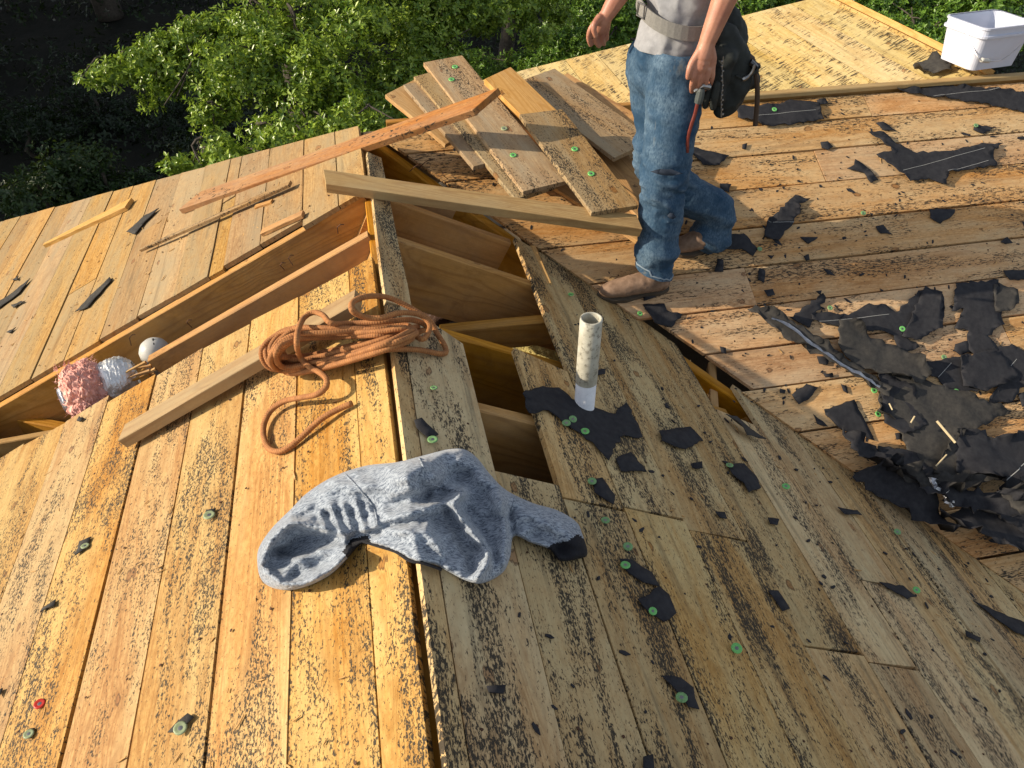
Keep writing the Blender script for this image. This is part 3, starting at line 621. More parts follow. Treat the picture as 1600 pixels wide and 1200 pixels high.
# bent nails left on the rafters
def nail(p, d, r=.0018, l=.05):
    p = Vector(p); d = Vector(d).normalized(); q = [p, p + d * l * .6, p + d * l * .75 + Vector((.012, 0, .004)), p + d * l * .8 + Vector((.024, 0, 0))]
    v, f, uv = tube(q, r, 5); return centre_obj('nail', v, f, rustn, house)
for x, y in [(445, 422), (458, 415), (528, 365), (300, 512), (205, 540)]: nail(onL(x, y, -.02), (random.uniform(-.5, .5), random.uniform(-.4, .4), 1))
for x, y in [(192, 690), (365, 570)]: nail(onL(x, y, .0), (.5, -.2, .6))
for x, y in [(655, 262), (640, 268), (700, 280)]: nail(onM(x, y, .0), (random.uniform(-.8, .8), -.3, .8), l=.06)
# splintered end of the broken rafter
for k in range(16):
    s = onL(205 + random.uniform(-10, 14), 578 + random.uniform(-14, 16), -.03 - random.uniform(0, .06)); s = Vector((-.86 + random.uniform(-.02, .02), 2.385 + random.uniform(-.018, .018), -.46 - random.uniform(0, .17)))
    e = s + Vector((-random.uniform(.03, .13), random.uniform(-.015, .015), -random.uniform(.01, .06)))
    v, f, uv = tube([s, s.lerp(e, .5) + Vector((0, 0, .003)), e], [.007, .004, .0008], 5); centre_obj('splinter', v, f, fresh if k % 3 else stud, house)

# ---------------------------------------------------------------- PVC vent pipe
pipe = empty('vent_pipe', onR(913, 640), 'white PVC vent pipe standing out of the shaded slope, grey grime above its clean base', 'vent pipe')
def pvc(name, c1, c2, spots=.5):
    t = NT(name); tc = t.n('TexCoord'); f = t.noise(tc.outputs['Object'], 28, 5, .7); s = t.ramp(t.noise(t.vscale(tc.outputs['Object'], (60, 60, 60)), 1, 3, .6), [(.36, 1), (.44, 0)])
    c = t.mix(t.ramp(f, [(.35, 0), (.65, 1)]), c2, c1); c = t.mix(t.math('MULTIPLY', s, spots), c, (.10, .09, .07)); t.col(c); t.b.inputs['Roughness'].default_value = .45; t.bump(f, .2); return t.m
base = onR(913, 640, -.1); pb = onR(913, 634, 0)
def cyl_ring(name, p, z0, z1, r, ri, mat, parent, n=28):
    v, f = [], []
    for (rr, z) in ((r, z0), (r, z1 - .002), (r - .002, z1), (ri + .001, z1), (ri, z1 - .002), (ri, z0)):
        v += [(p.x + rr * math.cos(2 * math.pi * i / n), p.y + rr * math.sin(2 * math.pi * i / n), z) for i in range(n)]
    for k in range(5):
        for i in range(n): f.append((k * n + i, k * n + (i + 1) % n, (k + 1) * n + (i + 1) % n, (k + 1) * n + i))
    return centre_obj(name, v, f, mat, parent, smooth=True)
ztop = far(902, 497, math.hypot(pb.x, pb.y) * math.cos(math.atan2(pb.x, pb.y) - YAW)).z
pr = .0315
zc = pb.z + (ztop - pb.z) * .30
cyl_ring('pipe_shaft', pb, zc, ztop, pr, pr - .006, pvc('grimy_pvc', (.50, .48, .40), (.33, .31, .24), .6), pipe)
cyl_ring('pipe_base', pb, pb.z - .4, zc - .001, pr - .0012, pr - .007, pvc('clean_pvc', (.78, .80, .84), (.66, .68, .72), .12), pipe)

# ---------------------------------------------------------------- flexible duct, foil, pink insulation, white cap
duct = empty('flexible_duct', onL(140, 615, -.08), 'cut foil duct with pink insulation ruff poking out of the left opening', 'duct')
d0 = onL(214, 585, -.09) + Vector((0, 0, -.01)); d1 = onL(112, 622, .0) 
ax = (d1 - d0).normalized(); 
def ringy(name, c0, c1, r0, r1, n, m, mat, parent, rib=0., fuzz=0., seed=0, wrap=1.):
    ax = (c1 - c0).normalized(); x = ax.cross(Vector((0, 0, 1))).normalized(); y = ax.cross(x); v, f = [], []
    for i in range(m + 1):
        t_ = i / m
        for k in range(n):
            th = 2 * math.pi * k / n; r = r0 + (r1 - r0) * t_ + rib * math.sin(i * 2.1 + .4 * math.sin(th * 3 + seed))
            q = Vector((math.cos(th) * 2, math.sin(th) * 2, t_ * 3 + seed)); r += fuzz * (noise.noise(q * 1.3) + .5 * noise.noise(q * 4) + .5 * noise.noise(q * 9) + .3 * noise.noise(q * 20))
            if fuzz: r *= math.sin(math.pi * (.12 + .8 * t_)) ** .35
            v.append(c0 + (c1 - c0) * t_ + ax * (fuzz * .8 * noise.noise(q * 2.3)) + x * r * math.cos(th) + y * r * math.sin(th))
    for i in range(m):
        for k in range(n): f.append((i * n + k, i * n + (k + 1) % n, (i + 1) * n + (k + 1) % n, (i + 1) * n + k))
    return centre_obj(name, v, f, mat, parent, smooth=True)
pink = plain('pink_fibreglass', (.86, .50, .42), .95, nz=.4, scale=50, bump=1., c2=(.74, .34, .27), bd=.01, spec=.1)
ringy('foil_sleeve', d0, d0 + ax * .14, .092, .10, 60, 40, alum, duct, rib=.0010, fuzz=.006)
ringy('insulation_ruff', d0 + ax * .11, d0 + ax * .245, .122, .116, 120, 70, pink, duct, fuzz=.017, seed=3)
v, f = [], []
for _ in range(900):
    a = random.uniform(0, 6.283); t_ = random.uniform(.11, .25); x = ax.cross(Vector((0, 0, 1))).normalized(); y = ax.cross(x); dr = x * math.cos(a) + y * math.sin(a)
    p = d0 + ax * t_ + dr * random.uniform(.108, .124); w_ = ax * random.uniform(-1, 1) + x * random.uniform(-1, 1) + y * random.uniform(-1, 1); w_.normalize(); e_ = p + (dr * .5 + w_) * random.uniform(.008, .024); o = len(v)
    q = w_.cross(dr); q = q.normalized() * .0012 if q.length > .01 else ax * .0012; v += [p - q, p + q, e_]; f.append((o, o + 1, o + 2))
tag(centre_obj('fibre_tufts', v, f, pink, duct), kind='stuff')
ringy('foil_liner', d0 + ax * .20, d0 + ax * .262, .06, .05, 30, 12, alum, duct, rib=.004, seed=2)
capo = empty('roof_vent', onL(240, 545, -.05), 'white domed plastic cap behind the broken rafter', 'vent cap')
wp = plain('white_plastic', (.50, .49, .45), .4, nz=.06, bump=0)
cc = Vector(onL(236, 548, -.05)); cc = cc + Vector((.0, .035, -.035)); v, f = [], []; n = 28
for r, z in [(.052, -.2), (.052, -.01), (.056, -.008), (.056, .012), (.053, .02), (.045, .037), (.03, .05), (.012, .056)]: v += [(cc.x + r * math.cos(2 * math.pi * i / n), cc.y + r * math.sin(2 * math.pi * i / n), cc.z + z) for i in range(n)]
for k in range(7):
    for i in range(n): f.append((k * n + i, k * n + (i + 1) % n, (k + 1) * n + (i + 1) % n, (k + 1) * n + i))
f.append(tuple(range(7 * n, 8 * n))); centre_obj('cap_dome', v, f, wp, capo, smooth=True)
arc = [cc + Vector((.054 * math.cos(a), -.01 + 0 * a, .0)) for a in (0,)]
v, f, uv = tube([cc + Vector((.02, -.050 + .03 * 0, -.02)), cc + Vector((.018, -.046, .024)), cc + Vector((.012, -.02, .050)), cc + Vector((.006, .01, .056))], .0035, 6); centre_obj('strap', v, f, plain('black_plastic', (.02, .02, .02), .5, bump=0), capo)
# yellow and brown insulation inside
yel = plain('yellow_batt', (.62, .52, .20), .95, scale=30, bump=1., bd=.02, c2=(.42, .33, .12), spec=.1)
def lump(name, c, s, mat, label, cat, seed=0, amp=.25, n=28):
    v, f = [], []; m = n
    for i in range(m + 1):
        ph = math.pi * i / m
        for k in range(n):
            th = 2 * math.pi * k / n; q = Vector((math.sin(ph) * math.cos(th), math.sin(ph) * math.sin(th), math.cos(ph)))
            r = 1 + amp * (noise.noise(q * 2 + Vector((seed, 0, 0))) + .5 * noise.noise(q * 5 + Vector((seed, 0, 0))) + .25 * noise.noise(q * 12)); v.append(Vector((q.x * s[0], q.y * s[1], q.z * s[2])) * r)
    for i in range(m):
        for k in range(n): f.append((i * n + k, (i + 1) * n + k, (i + 1) * n + (k + 1) % n, i * n + (k + 1) % n))
    o = obj(name, mesh(name, v, f, mat, smooth=True), None, Matrix.Translation(c)); return tag(o, label, cat)
lump('insulation_batt', onZ(838, 548, -.72), (.22, .15, .06), yel, 'yellow insulation batt visible under the rafters near the vent pipe', 'insulation', 1)
lump('insulation_bag', onZ(690, 470, -.42), (.10, .12, .08), plain('brown_plastic_film', (.10, .06, .045), .25, bump=.6, bd=.01), 'dark glossy plastic-wrapped bundle inside the opening beside the rope', 'bag', 4, .2)

# ---------------------------------------------------------------- white bucket
bk = empty('bucket', onM(1540, 106), 'white square plastic bucket with wire handle standing on the far ridge', 'bucket')
bkm = plain('translucent_white_plastic', (.55, .58, .68), .35, nz=.05, bump=0, spec=.5)
BC = onZ(1546, 106, .05) + Vector((0, .10, 0)); ang = math.radians(8)
def rrect(w, d, r, n=5):
    p = []
    for cx_, cy_, a0 in ((w / 2 - r, d / 2 - r, 0), (-w / 2 + r, d / 2 - r, 90), (-w / 2 + r, -d / 2 + r, 180), (w / 2 - r, -d / 2 + r, 270)):
        for k in range(n + 1): a = math.radians(a0 + 90 * k / n); p.append((cx_ + r * math.cos(a), cy_ + r * math.sin(a)))
    return p
BM = Matrix.Translation(BC) @ Matrix.Rotation(ang, 4, 'Z')
def rloft(name, secs, mat, close_first=True, close_last=False):
    v, f = [], []; N = 24
    for w, d, z in secs: v += [(x, y, z) for x, y in rrect(w, d, min(w, d) * .14)]
    for k in range(len(secs) - 1):
        for i in range(N): f.append((k * N + i, k * N + (i + 1) % N, (k + 1) * N + (i + 1) % N, (k + 1) * N + i))
    if close_first: f.append(tuple(range(N - 1, -1, -1)))
    if close_last: f.append(tuple(range((len(secs) - 1) * N, len(secs) * N)))
    return obj(name, mesh(name, v, f, mat, smooth=False), bk, BM)
bw, bd_, bh = .305, .25, .19
rloft('bucket_body', [(bw * .86, bd_ * .86, 0), (bw * .97, bd_ * .97, bh * .76), (bw, bd_, bh), (bw - .006, bd_ - .006, bh), (bw * .97 - .008, bd_ * .97 - .008, bh * .76), (bw * .86 - .008, bd_ * .86 - .008, .006)], bkm, True, True)
rloft('rim', [(bw * .975 + .002, bd_ * .975 + .002, bh * .77), (bw + .016, bd_ + .016, bh * .78), (bw + .016, bd_ + .016, bh * .83), (bw + .002, bd_ + .002, bh * .835), (bw + .002, bd_ + .002, bh * .965), (bw + .012, bd_ + .012, bh * .97), (bw + .012, bd_ + .012, bh + .003), (bw - .004, bd_ - .004, bh + .004)], bkm, False)
hp = smooth_path([(-bw * .48, -bd_ * .1, bh * .75), (-bw * .47, -bd_ * .52, bh * .35), (-bw * .30, -bd_ * .55, bh * .27), (-bw * .10, -bd_ * .56, bh * .24), (bw * .05, -bd_ * .56, bh * .30), (bw * .3, -bd_ * .56, bh * .62), (bw * .36, -bd_ * .53, bh * .70)], .01)
v, f, uv = tube(hp, .0022, 6); obj('wire_handle', mesh('wire_handle', v, f, plain('galvanised_wire', (.6, .6, .62), .35, .8, bump=0)), bk, BM)
v, f, uv = tube(smooth_path([(-bw * .42, -bd_ * .545, bh * .31), (-bw * .34, -bd_ * .55, bh * .285), (-bw * .26, -bd_ * .55, bh * .265)], .01), .010, 10); obj('grip', mesh('grip', v, f, wp, smooth=True), bk, BM)

# ---------------------------------------------------------------- orange rope
def ropemat():
    t = NT('orange_braided_rope'); uv = t.n('UVMap'); s = t.n('SeparateXYZ'); t.set(s.inputs[0], uv.outputs[0])
    a = t.math('SINE', t.math('ADD', t.math('MULTIPLY', s.outputs[0], 900.), t.math('MULTIPLY', s.outputs[1], 12.566)))
    b = t.math('SINE', t.math('SUBTRACT', t.math('MULTIPLY', s.outputs[0], 900.), t.math('MULTIPLY', s.outputs[1], 12.566)))
    m = t.math('MULTIPLY_ADD', t.math('MAXIMUM', a, b), .5, .5); tc = t.n('TexCoord'); nz = t.noise(tc.outputs['Object'], 40, 4, .7)
    c = t.mix(t.ramp(nz, [(.3, 0), (.7, 1)]), (.25, .10, .032), (.47, .20, .06)); c = t.mix(t.math('MULTIPLY', t.math('LESS_THAN', m, .55), .5), c, (.17, .06, .02))
    t.col(c); t.b.inputs['Roughness'].default_value = .85; t.bump(m, .5, .0015); return t.m
ZR = lambda x, y: (350 + x * .25, 430 + y * .25)
BA, BB = (188, 676), (549, 467)
def near_board(px, py):
    dx, dy = BB[0] - BA[0], BB[1] - BA[1]; t_ = max(0, min(1, ((px - BA[0]) * dx + (py - BA[1]) * dy) / (dx * dx + dy * dy)))
    d = math.hypot(px - BA[0] - t_ * dx, py - BA[1] - t_ * dy); return max(0, min(1, (42 - d) / 22))
rp = []
def rpt(x, y, h): px, py = ZR(x, y); rp.append(onG(px, py, h + .095 * near_board(px, py)))
for x, y, h in [(800, 800, .012), (700, 845, .016), (600, 905, .02), (480, 1015, .012), (400, 1080, .01), (330, 1103, .01), (268, 1068, .012), (245, 960, .014), (285, 855, .02), (370, 790, .03), (480, 765, .04), (580, 745, .05), (638, 700, .055), (640, 650, .06), (600, 610, .065), (530, 570, .07), (475, 510, .075), (455, 430, .08), (465, 340, .075), (500, 265, .06), (560, 232, .05), (620, 250, .045), (670, 300, .04), (800, 300, .045), (1000, 290, .05), (1180, 280, .05), (1285, 330, .04)]: rpt(x, y, h)
for i in range(12):
    Lh = 520 + random.uniform(-90, 25) - (i % 3) * 25; Wd = random.uniform(55, 118); cx_ = 745 + random.uniform(-25, 25); cy_ = 428 + random.uniform(-30, 34); ti = math.radians(-11 + random.uniform(-3, 3))
    hb = .012 + .0055 * (i % 9)
    for k in range(10):
        th = 2 * math.pi * k / 10 + .2; a = math.cos(th) * Lh; b = math.sin(th) * Wd * (1.05 - .75 * math.cos(th)) + random.uniform(-7, 7)
        if abs(a) < Lh * .65: b *= .75
        rpt(cx_ + a * math.cos(ti) - b * math.sin(ti), cy_ + a * math.sin(ti) + b * math.cos(ti), hb + .012 * math.sin(th * 2 + i) + .012)
for x, y, h in [(1240, 400, .05), (1285, 320, .06), (1230, 250, .075), (1100, 235, .085), (980, 268, .085), (880, 262, .08), (802, 222, .07), (808, 165, .065), (900, 132, .06), (1020, 138, .06), (1130, 185, .055), (1225, 240, .05), (1290, 290, .04), (1335, 370, .02), (1385, 455, .014), (1365, 492, .012), (1200, 465, .02), (1000, 468, .03), (840, 522, .02), (760, 540, .016)]: rpt(x, y, h)
v, f, uv = tube(smooth_path(rp, .011), .0080, 8)
rc = sum(v, Vector()) / len(v)
rope = obj('rope', mesh('rope', [p - rc for p in v], f, ropemat(), smooth=True, uv=uv), None, Matrix.Translation(rc))
tag(rope, 'coil of orange braided rope lying across the gable ridge, one loose end trailing left', 'rope')

# ---------------------------------------------------------------- grey jacket thrown over the ridge
jk = empty('jacket', onG(640, 820, 0), 'crumpled heather-grey jacket thrown over the gable ridge, one black cuff showing', 'jacket')
JO = [(402, 880), (405, 855), (425, 825), (455, 795), (480, 770), (520, 745), (570, 728), (620, 722), (660, 712), (700, 702), (725, 702), (745, 715), (765, 740), (790, 765), (830, 785), (870, 797), (900, 815), (910, 835), (918, 865), (905, 873), (875, 876), (858, 858), (830, 848), (803, 838), (797, 870), (785, 895), (755, 911), (730, 908), (700, 893), (680, 882), (645, 876), (625, 865), (590, 852), (565, 850), (545, 870), (520, 895), (490, 912), (455, 922), (425, 918), (408, 905)]
JF = [([(430, 850), (470, 800), (520, 770), (580, 752), (650, 735)], .055, 30), ([(640, 745), (690, 722), (730, 718), (765, 750)], .05, 26),
      ([(500, 800), (512, 832)], .020, 5), ([(518, 793), (532, 832)], .022, 5), ([(536, 788), (550, 830)], .024, 5), ([(556, 784), (570, 828)], .022, 5), ([(574, 788), (588, 822)], .018, 6),
      ([(418, 895), (440, 912), (475, 912), (520, 888), (545, 862)], .040, 8), ([(408, 880), (425, 840), (455, 815), (490, 822), (540, 835)], .045, 9), ([(448, 893), (470, 872), (500, 862), (525, 852)], .022, 7),
      ([(440, 862), (480, 850), (520, 843)], -.05, 13), ([(455, 905), (490, 885), (510, 875)], -.02, 6), ([(550, 845), (570, 838), (590, 830)], -.05, 9),
      ([(575, 830), (610, 812), (650, 800), (690, 785), (722, 772)], .030, 11), ([(640, 830), (610, 832), (585, 842)], .022, 9), ([(600, 822), (640, 815), (680, 808)], -.022, 7),
      ([(722, 772), (708, 788), (722, 812), (745, 838), (764, 862), (760, 885), (745, 903)], .050, 8), ([(735, 800), (760, 840), (775, 870)], -.025, 9), ([(700, 800), (720, 840), (735, 870), (738, 890)], -.028, 8),
      ([(655, 820), (680, 850), (700, 880)], .018, 12), ([(668, 815), (672, 835), (690, 858)], .014, 6), ([(780, 780), (790, 830), (785, 870)], .035, 13),
      ([(790, 785), (830, 803), (870, 820), (900, 845)], .038, 20), ([(797, 800), (800, 835)], -.03, 6), ([(690, 760), (700, 745), (730, 740)], -.02, 8), ([(655, 752), (672, 768), (664, 782)], -.022, 7), ([(690, 740), (650, 762), (610, 770)], .014, 8), ([(665, 730), (700, 760), (725, 765)], .012, 5),
      ([(470, 812), (500, 782), (540, 765)], -.012, 5), ([(830, 815), (842, 835)], -.008, 5), ([(855, 815), (870, 840)], .008, 5)]
def segd(P, a, b):
    a = np.array(a, float); b = np.array(b, float); d = b - a; t_ = np.clip(((P - a) @ d) / (d @ d), 0, 1); return np.hypot(*(P - a - t_[:, None] * d).T)
def polyd(P, L_): return np.min([segd(P, L_[i], L_[i + 1]) for i in range(len(L_) - 1)], 0)
def refine(L_, s):
    out = []
    for i in range(len(L_)):
        p0, p1, p2, p3 = L_[i - 1], L_[i], L_[(i + 1) % len(L_)], L_[(i + 2) % len(L_)]; n = max(1, int(math.hypot(p2[0] - p1[0], p2[1] - p1[1]) / s))
        for k in range(n):
            t_ = k / n; out.append(tuple(.5 * ((2 * p1[j]) + (p2[j] - p0[j]) * t_ + (2 * p0[j] - 5 * p1[j] + 4 * p2[j] - p3[j]) * t_ ** 2 + (3 * p1[j] - p0[j] - 3 * p2[j] + p3[j]) * t_ ** 3) for j in (0, 1)))
    return out
OB = refine(JO, 3.2); pts2 = [Vector(p) for p in OB]
for yy in np.arange(704, 922, 2.9):
    for xx in np.arange(404, 918, 2.9): pts2.append(Vector((xx + random.uniform(-.7, .7), yy + random.uniform(-.7, .7))))
nb = len(OB)
vs, es, fs, *_ = geometry.delaunay_2d_cdt(pts2, [(i, (i + 1) % nb) for i in range(nb)], [list(range(nb))], 1, 1e-4)
P = np.array([(q.x, q.y) for q in vs]); dist = polyd(P, OB + [OB[0]])
hh = np.full(len(P), .018)
for L_, a, w in JF: hh += a * (.78 if w > 15 else 1.) * np.exp(-(polyd(P, L_) / (w * (1. if w > 15 else .8))) ** (2 if w > 15 else 1.5))
nzv = np.array([noise.noise(Vector((p[0] * .030 + p[1] * .018, p[1] * .045 - p[0] * .02, 1))) * .010 + (.5 - abs(noise.noise(Vector((p[0] * .022, p[1] * .05 + p[0] * .02, 5))))) * .016 + noise.noise(Vector((p[0] * .08 + p[1] * .03, p[1] * .11, 9))) * .0025 for p in P])
hh += nzv; 
def warp(p):
    wx = 14 * noise.noise(Vector((p[0] * .012, p[1] * .012, 2))); wy = 14 * noise.noise(Vector((p[0] * .012, p[1] * .012, 7)))
    a = .25 - abs(noise.noise(Vector(((p[0] + wx) * .016 - (p[1] + wy) * .012, (p[1] + wy) * .040 + (p[0] + wx) * .008, 3)))); b = .2 - abs(noise.noise(Vector(((p[0] + wx) * .05, (p[1] + wy) * .07, 6))))
    return max(-.1, a) * .036 + max(-.1, b) * .005
hh += np.array([warp(p) for p in P]); 
nbr = [[] for _ in P]
for t_ in fs:
    for i in range(3): nbr[t_[i]].append(t_[i - 1]); nbr[t_[i]].append(t_[(i + 1) % 3])
for _ in range(2): hh = np.array([.4 * hh[i] + .6 * (sum(hh[j] for j in nbr[i]) / max(1, len(nbr[i]))) for i in range(len(P))])
e = np.clip(dist / 4.5, 0, 1); hh = np.maximum(hh, .012) * np.sqrt(1 - (1 - e) ** 2) + .002
jv = [onG(p[0], p[1], float(h)) for p, h in zip(P, hh)]
def jmat():
    t = NT('heather_grey_knit'); tc = t.n('TexCoord'); V = tc.outputs['Object']
    a = t.noise(t.vscale(V, (75, 300, 130)), 1, 4, .8, .1); b = t.noise(V, 12, 3)
    c = t.mix(t.ramp(a, [(.40, 0), (.56, 1)]), (.070, .088, .125), (.36, .40, .45)); c = t.mix(t.math('MULTIPLY', b, .15), c, (.22, .27, .34)); t.col(c)
    t.b.inputs['Roughness'].default_value = .95; t.b.inputs['Sheen Weight'].default_value = .25; t.b.inputs['Specular IOR Level'].default_value = .15; t.bump(a, .25, .001); return t.m
JM = jmat(); BLK = plain('black_rib_knit', (.010, .010, .014), .9, bump=.5, scale=200)
def inpoly(p, L_):
    c = False; j = len(L_) - 1
    for i in range(len(L_)):
        if (L_[i][1] > p[1]) != (L_[j][1] > p[1]) and p[0] < (L_[j][0] - L_[i][0]) * (p[1] - L_[i][1]) / (L_[j][1] - L_[i][1]) + L_[i][0]: c = not c
        j = i
    return c
zones = {'fabric': [], 'cuff': [], 'lining': []}
for t_ in fs:
    t_ = list(t_); c = P[t_].mean(0); a, b, d = P[t_]
    if (b[0] - a[0]) * (d[1] - a[1]) - (b[1] - a[1]) * (d[0] - a[0]) > 0: t_ = t_[::-1]
    z = 'cuff' if inpoly(c, [(852, 858), (868, 848), (885, 846), (904, 834), (930, 860), (925, 885), (870, 890)]) else 'lining' if inpoly(c, [(535, 862), (548, 843), (572, 836), (580, 846), (562, 858), (548, 880)]) else 'fabric'
    zones[z].append(tuple(t_))
for z, F_ in zones.items():
    if not F_: continue
    idx = sorted({i for t_ in F_ for i in t_}); mp = {i: k for k, i in enumerate(idx)}
    centre_obj(z, [jv[i] for i in idx], [tuple(mp[i] for i in t_) for t_ in F_], JM if z == 'fabric' else BLK, jk, smooth=True)
v, f, uv = tube(smooth_path([onG(x, y, .018) for x, y in [(568, 846), (590, 853), (618, 862), (640, 876), (662, 880), (690, 890)]], .01), .0035, 6); centre_obj('zipper', v, f, BLK, jk)
from mathutils.kdtree import KDTree
kd = KDTree(len(P)); [kd.insert((p[0], p[1], 0), i) for i, p in enumerate(P)]; kd.balance()
for L_ in ([(540, 742), (556, 758), (574, 778), (586, 800), (590, 822)], [(655, 716), (664, 735), (668, 752), (690, 762), (724, 768)], [(806, 776), (800, 795), (799, 815), (803, 835)]):
    q = [onG(p.x, p.y, float(hh[kd.find((p.x, p.y, 0))[1]]) + .0005) for p in smooth_path([(x, y, 0) for x, y in L_], 3)]
    v, f, uv = tube(q, .0022, 5); centre_obj('seam', v, f, JM, jk, smooth=True)

# ---------------------------------------------------------------- the roofer
def spheres(bm, chain, step=.4):
    """chain of (Vector, r) with r a number or an (x, y, z) triple"""
    P_ = [(Vector(p), Vector((r, r, r)) if not hasattr(r, '__len__') else Vector(r)) for p, r in chain]
    for i in range(len(P_)):
        if i == len(P_) - 1: seq = [P_[i]]
        else:
            (a, ra), (b, rb) = P_[i], P_[i + 1]; p0 = P_[max(0, i - 1)][0]; p3 = P_[min(len(P_) - 1, i + 2)][0]
            n = max(1, int((b - a).length / (min(min(ra), min(rb)) * step))); seq = []
            for k in range(n):
                t_ = k / n; q = .5 * ((2 * a) + (b - p0) * t_ + (2 * p0 - 5 * a + 4 * b - p3) * t_ ** 2 + (3 * a - p0 - 3 * b + p3) * t_ ** 3); seq.append((q, ra.lerp(rb, t_)))
        for q, r in seq: bmesh.ops.create_icosphere(bm, subdivisions=2, radius=1, matrix=Matrix.Translation(q) @ Matrix.Diagonal((*r, 1)))
def blob(name, chains, voxel, mat, parent=None, smooth=6, cuts=(), disp=None, M0=None):
    bm = bmesh.new()
    for c in chains: spheres(bm, c)
    me = bpy.data.meshes.new(name); bm.to_mesh(me); bm.free(); o = bpy.data.objects.new(name, me); C.objects.link(o)
    m = o.modifiers.new('r', 'REMESH'); m.mode = 'VOXEL'; m.voxel_size = voxel; s = o.modifiers.new('s', 'SMOOTH'); s.factor = .6; s.iterations = smooth
    bake(o); me = o.data; bm = bmesh.new(); bm.from_mesh(me)
    for co, no in cuts:
        g = bm.verts[:] + bm.edges[:] + bm.faces[:]; bmesh.ops.bisect_plane(bm, geom=g, plane_co=co, plane_no=no, clear_outer=True)
    if disp:
        bm.normal_update(); D = [(w, w.normal * disp(w.co)) for w in bm.verts]
        for w, d in D: w.co += d
    c = sum((w.co for w in bm.verts), Vector()) / len(bm.verts)
    for w in bm.verts: w.co -= c
    for ff in bm.faces: ff.smooth = True
    bm.to_mesh(me); bm.free(); me.materials.clear(); me.materials.append(mat); me.name = name
    return place(o, parent, Matrix.Translation(c))
def skinmat():
    t = NT('skin'); tc = t.n('TexCoord'); f = t.noise(tc.outputs['Object'], 18, 4, .6); t.col(t.mix(t.ramp(f, [(.3, 0), (.7, 1)]), (.34, .135, .085), (.47, .225, .14))); t.b.inputs['Roughness'].default_value = .5
    t.b.inputs['Subsurface Weight'].default_value = .08; t.b.inputs['Subsurface Radius'].default_value = (.01, .004, .002); t.bump(t.noise(tc.outputs['Object'], 160, 3), .2, .001); return t.m
def denim():
    t = NT('worn_denim'); tc = t.n('TexCoord'); V = tc.outputs['Object']; f = t.noise(V, 7, 4, .65); w = t.noise(t.vscale(V, (160, 160, 70)), 1, 4, .75); g = t.n('NewGeometry')
    c = t.mix(t.ramp(f, [(.38, 0), (.68, 1)]), (.026, .062, .112), (.115, .175, .235)); c = t.mix(t.ramp(w, [(.40, 0), (.62, .75)]), c, (.018, .045, .085))
    st = t.ramp(t.noise(t.vscale(V, (9, 9, 5)), 1, 4, .7, .5), [(.60, 0), (.72, 1)]); c = t.mix(t.math('MULTIPLY', st, .35), c, (.34, .30, .20))
    c = t.mix(t.ramp(g.outputs['Pointiness'], [(.52, 0), (.60, .3)]), c, (.32, .40, .48))
    t.col(c); t.b.inputs['Roughness'].default_value = .9; t.b.inputs['Specular IOR Level'].default_value = .15; t.bump(w, .35, .002); return t.m
SK, DN = skinmat(), denim(); SH = plain('grey_cotton_jersey', (.31, .31, .32), .95, nz=.22, scale=60, bump=.2, spec=.1)
LEA = plain('dusty_tan_leather', (.30, .195, .13), .75, nz=.4, scale=26, bump=.6, c2=(.12, .07, .042), bd=.004); SOLE = plain('boot_sole', (.09, .07, .05), .8)
T1, H1 = onM(941, 462), onM(1037, 450)          # near boot, toe and heel
T2, H2 = onM(1052, 392), onM(1122, 382)          # rear boot
fdir = (T1 - H1); fdir.z = 0; fdir.normalize(); side = Vector((-fdir.y, fdir.x, 0))
F1 = 2.60; F2 = 2.80
hipN, hipF = far(1058, 118, 2.68), far(1022, 112, 2.82); kneeN, kneeF = far(1040, 275, 2.60), far(1034, 262, 2.76)
ankN, ankF = H1.lerp(T1, .2) + Vector((0, 0, .13)), H2.lerp(T2, .2) + Vector((0, 0, .13))
sh_dir = (hipN - hipF); sh_dir.z = 0; sh_dir.normalize(); facing = Vector((sh_dir.y, -sh_dir.x, 0))
if facing.dot(fdir) < 0: facing = -facing
pel = (hipN + hipF) / 2
chest = pel + Vector((.05, -.01, .36)); neck = pel + Vector((.055, -.01, .56)); head = neck + Vector((0, 0, .155)) + facing * .03
shN, shF = neck + sh_dir * .17 - Vector((0, 0, .05)), neck - sh_dir * .17 - Vector((0, 0, .05))
elN, elF = far(1150, -48, 2.60), far(988, -42, 2.86); wrN, wrF = far(1105, 66, 2.57), far(949, 22, 2.84)
def fx(l, f0): return [(far(x, y, f0 + df), r) for x, y, df, r in l]
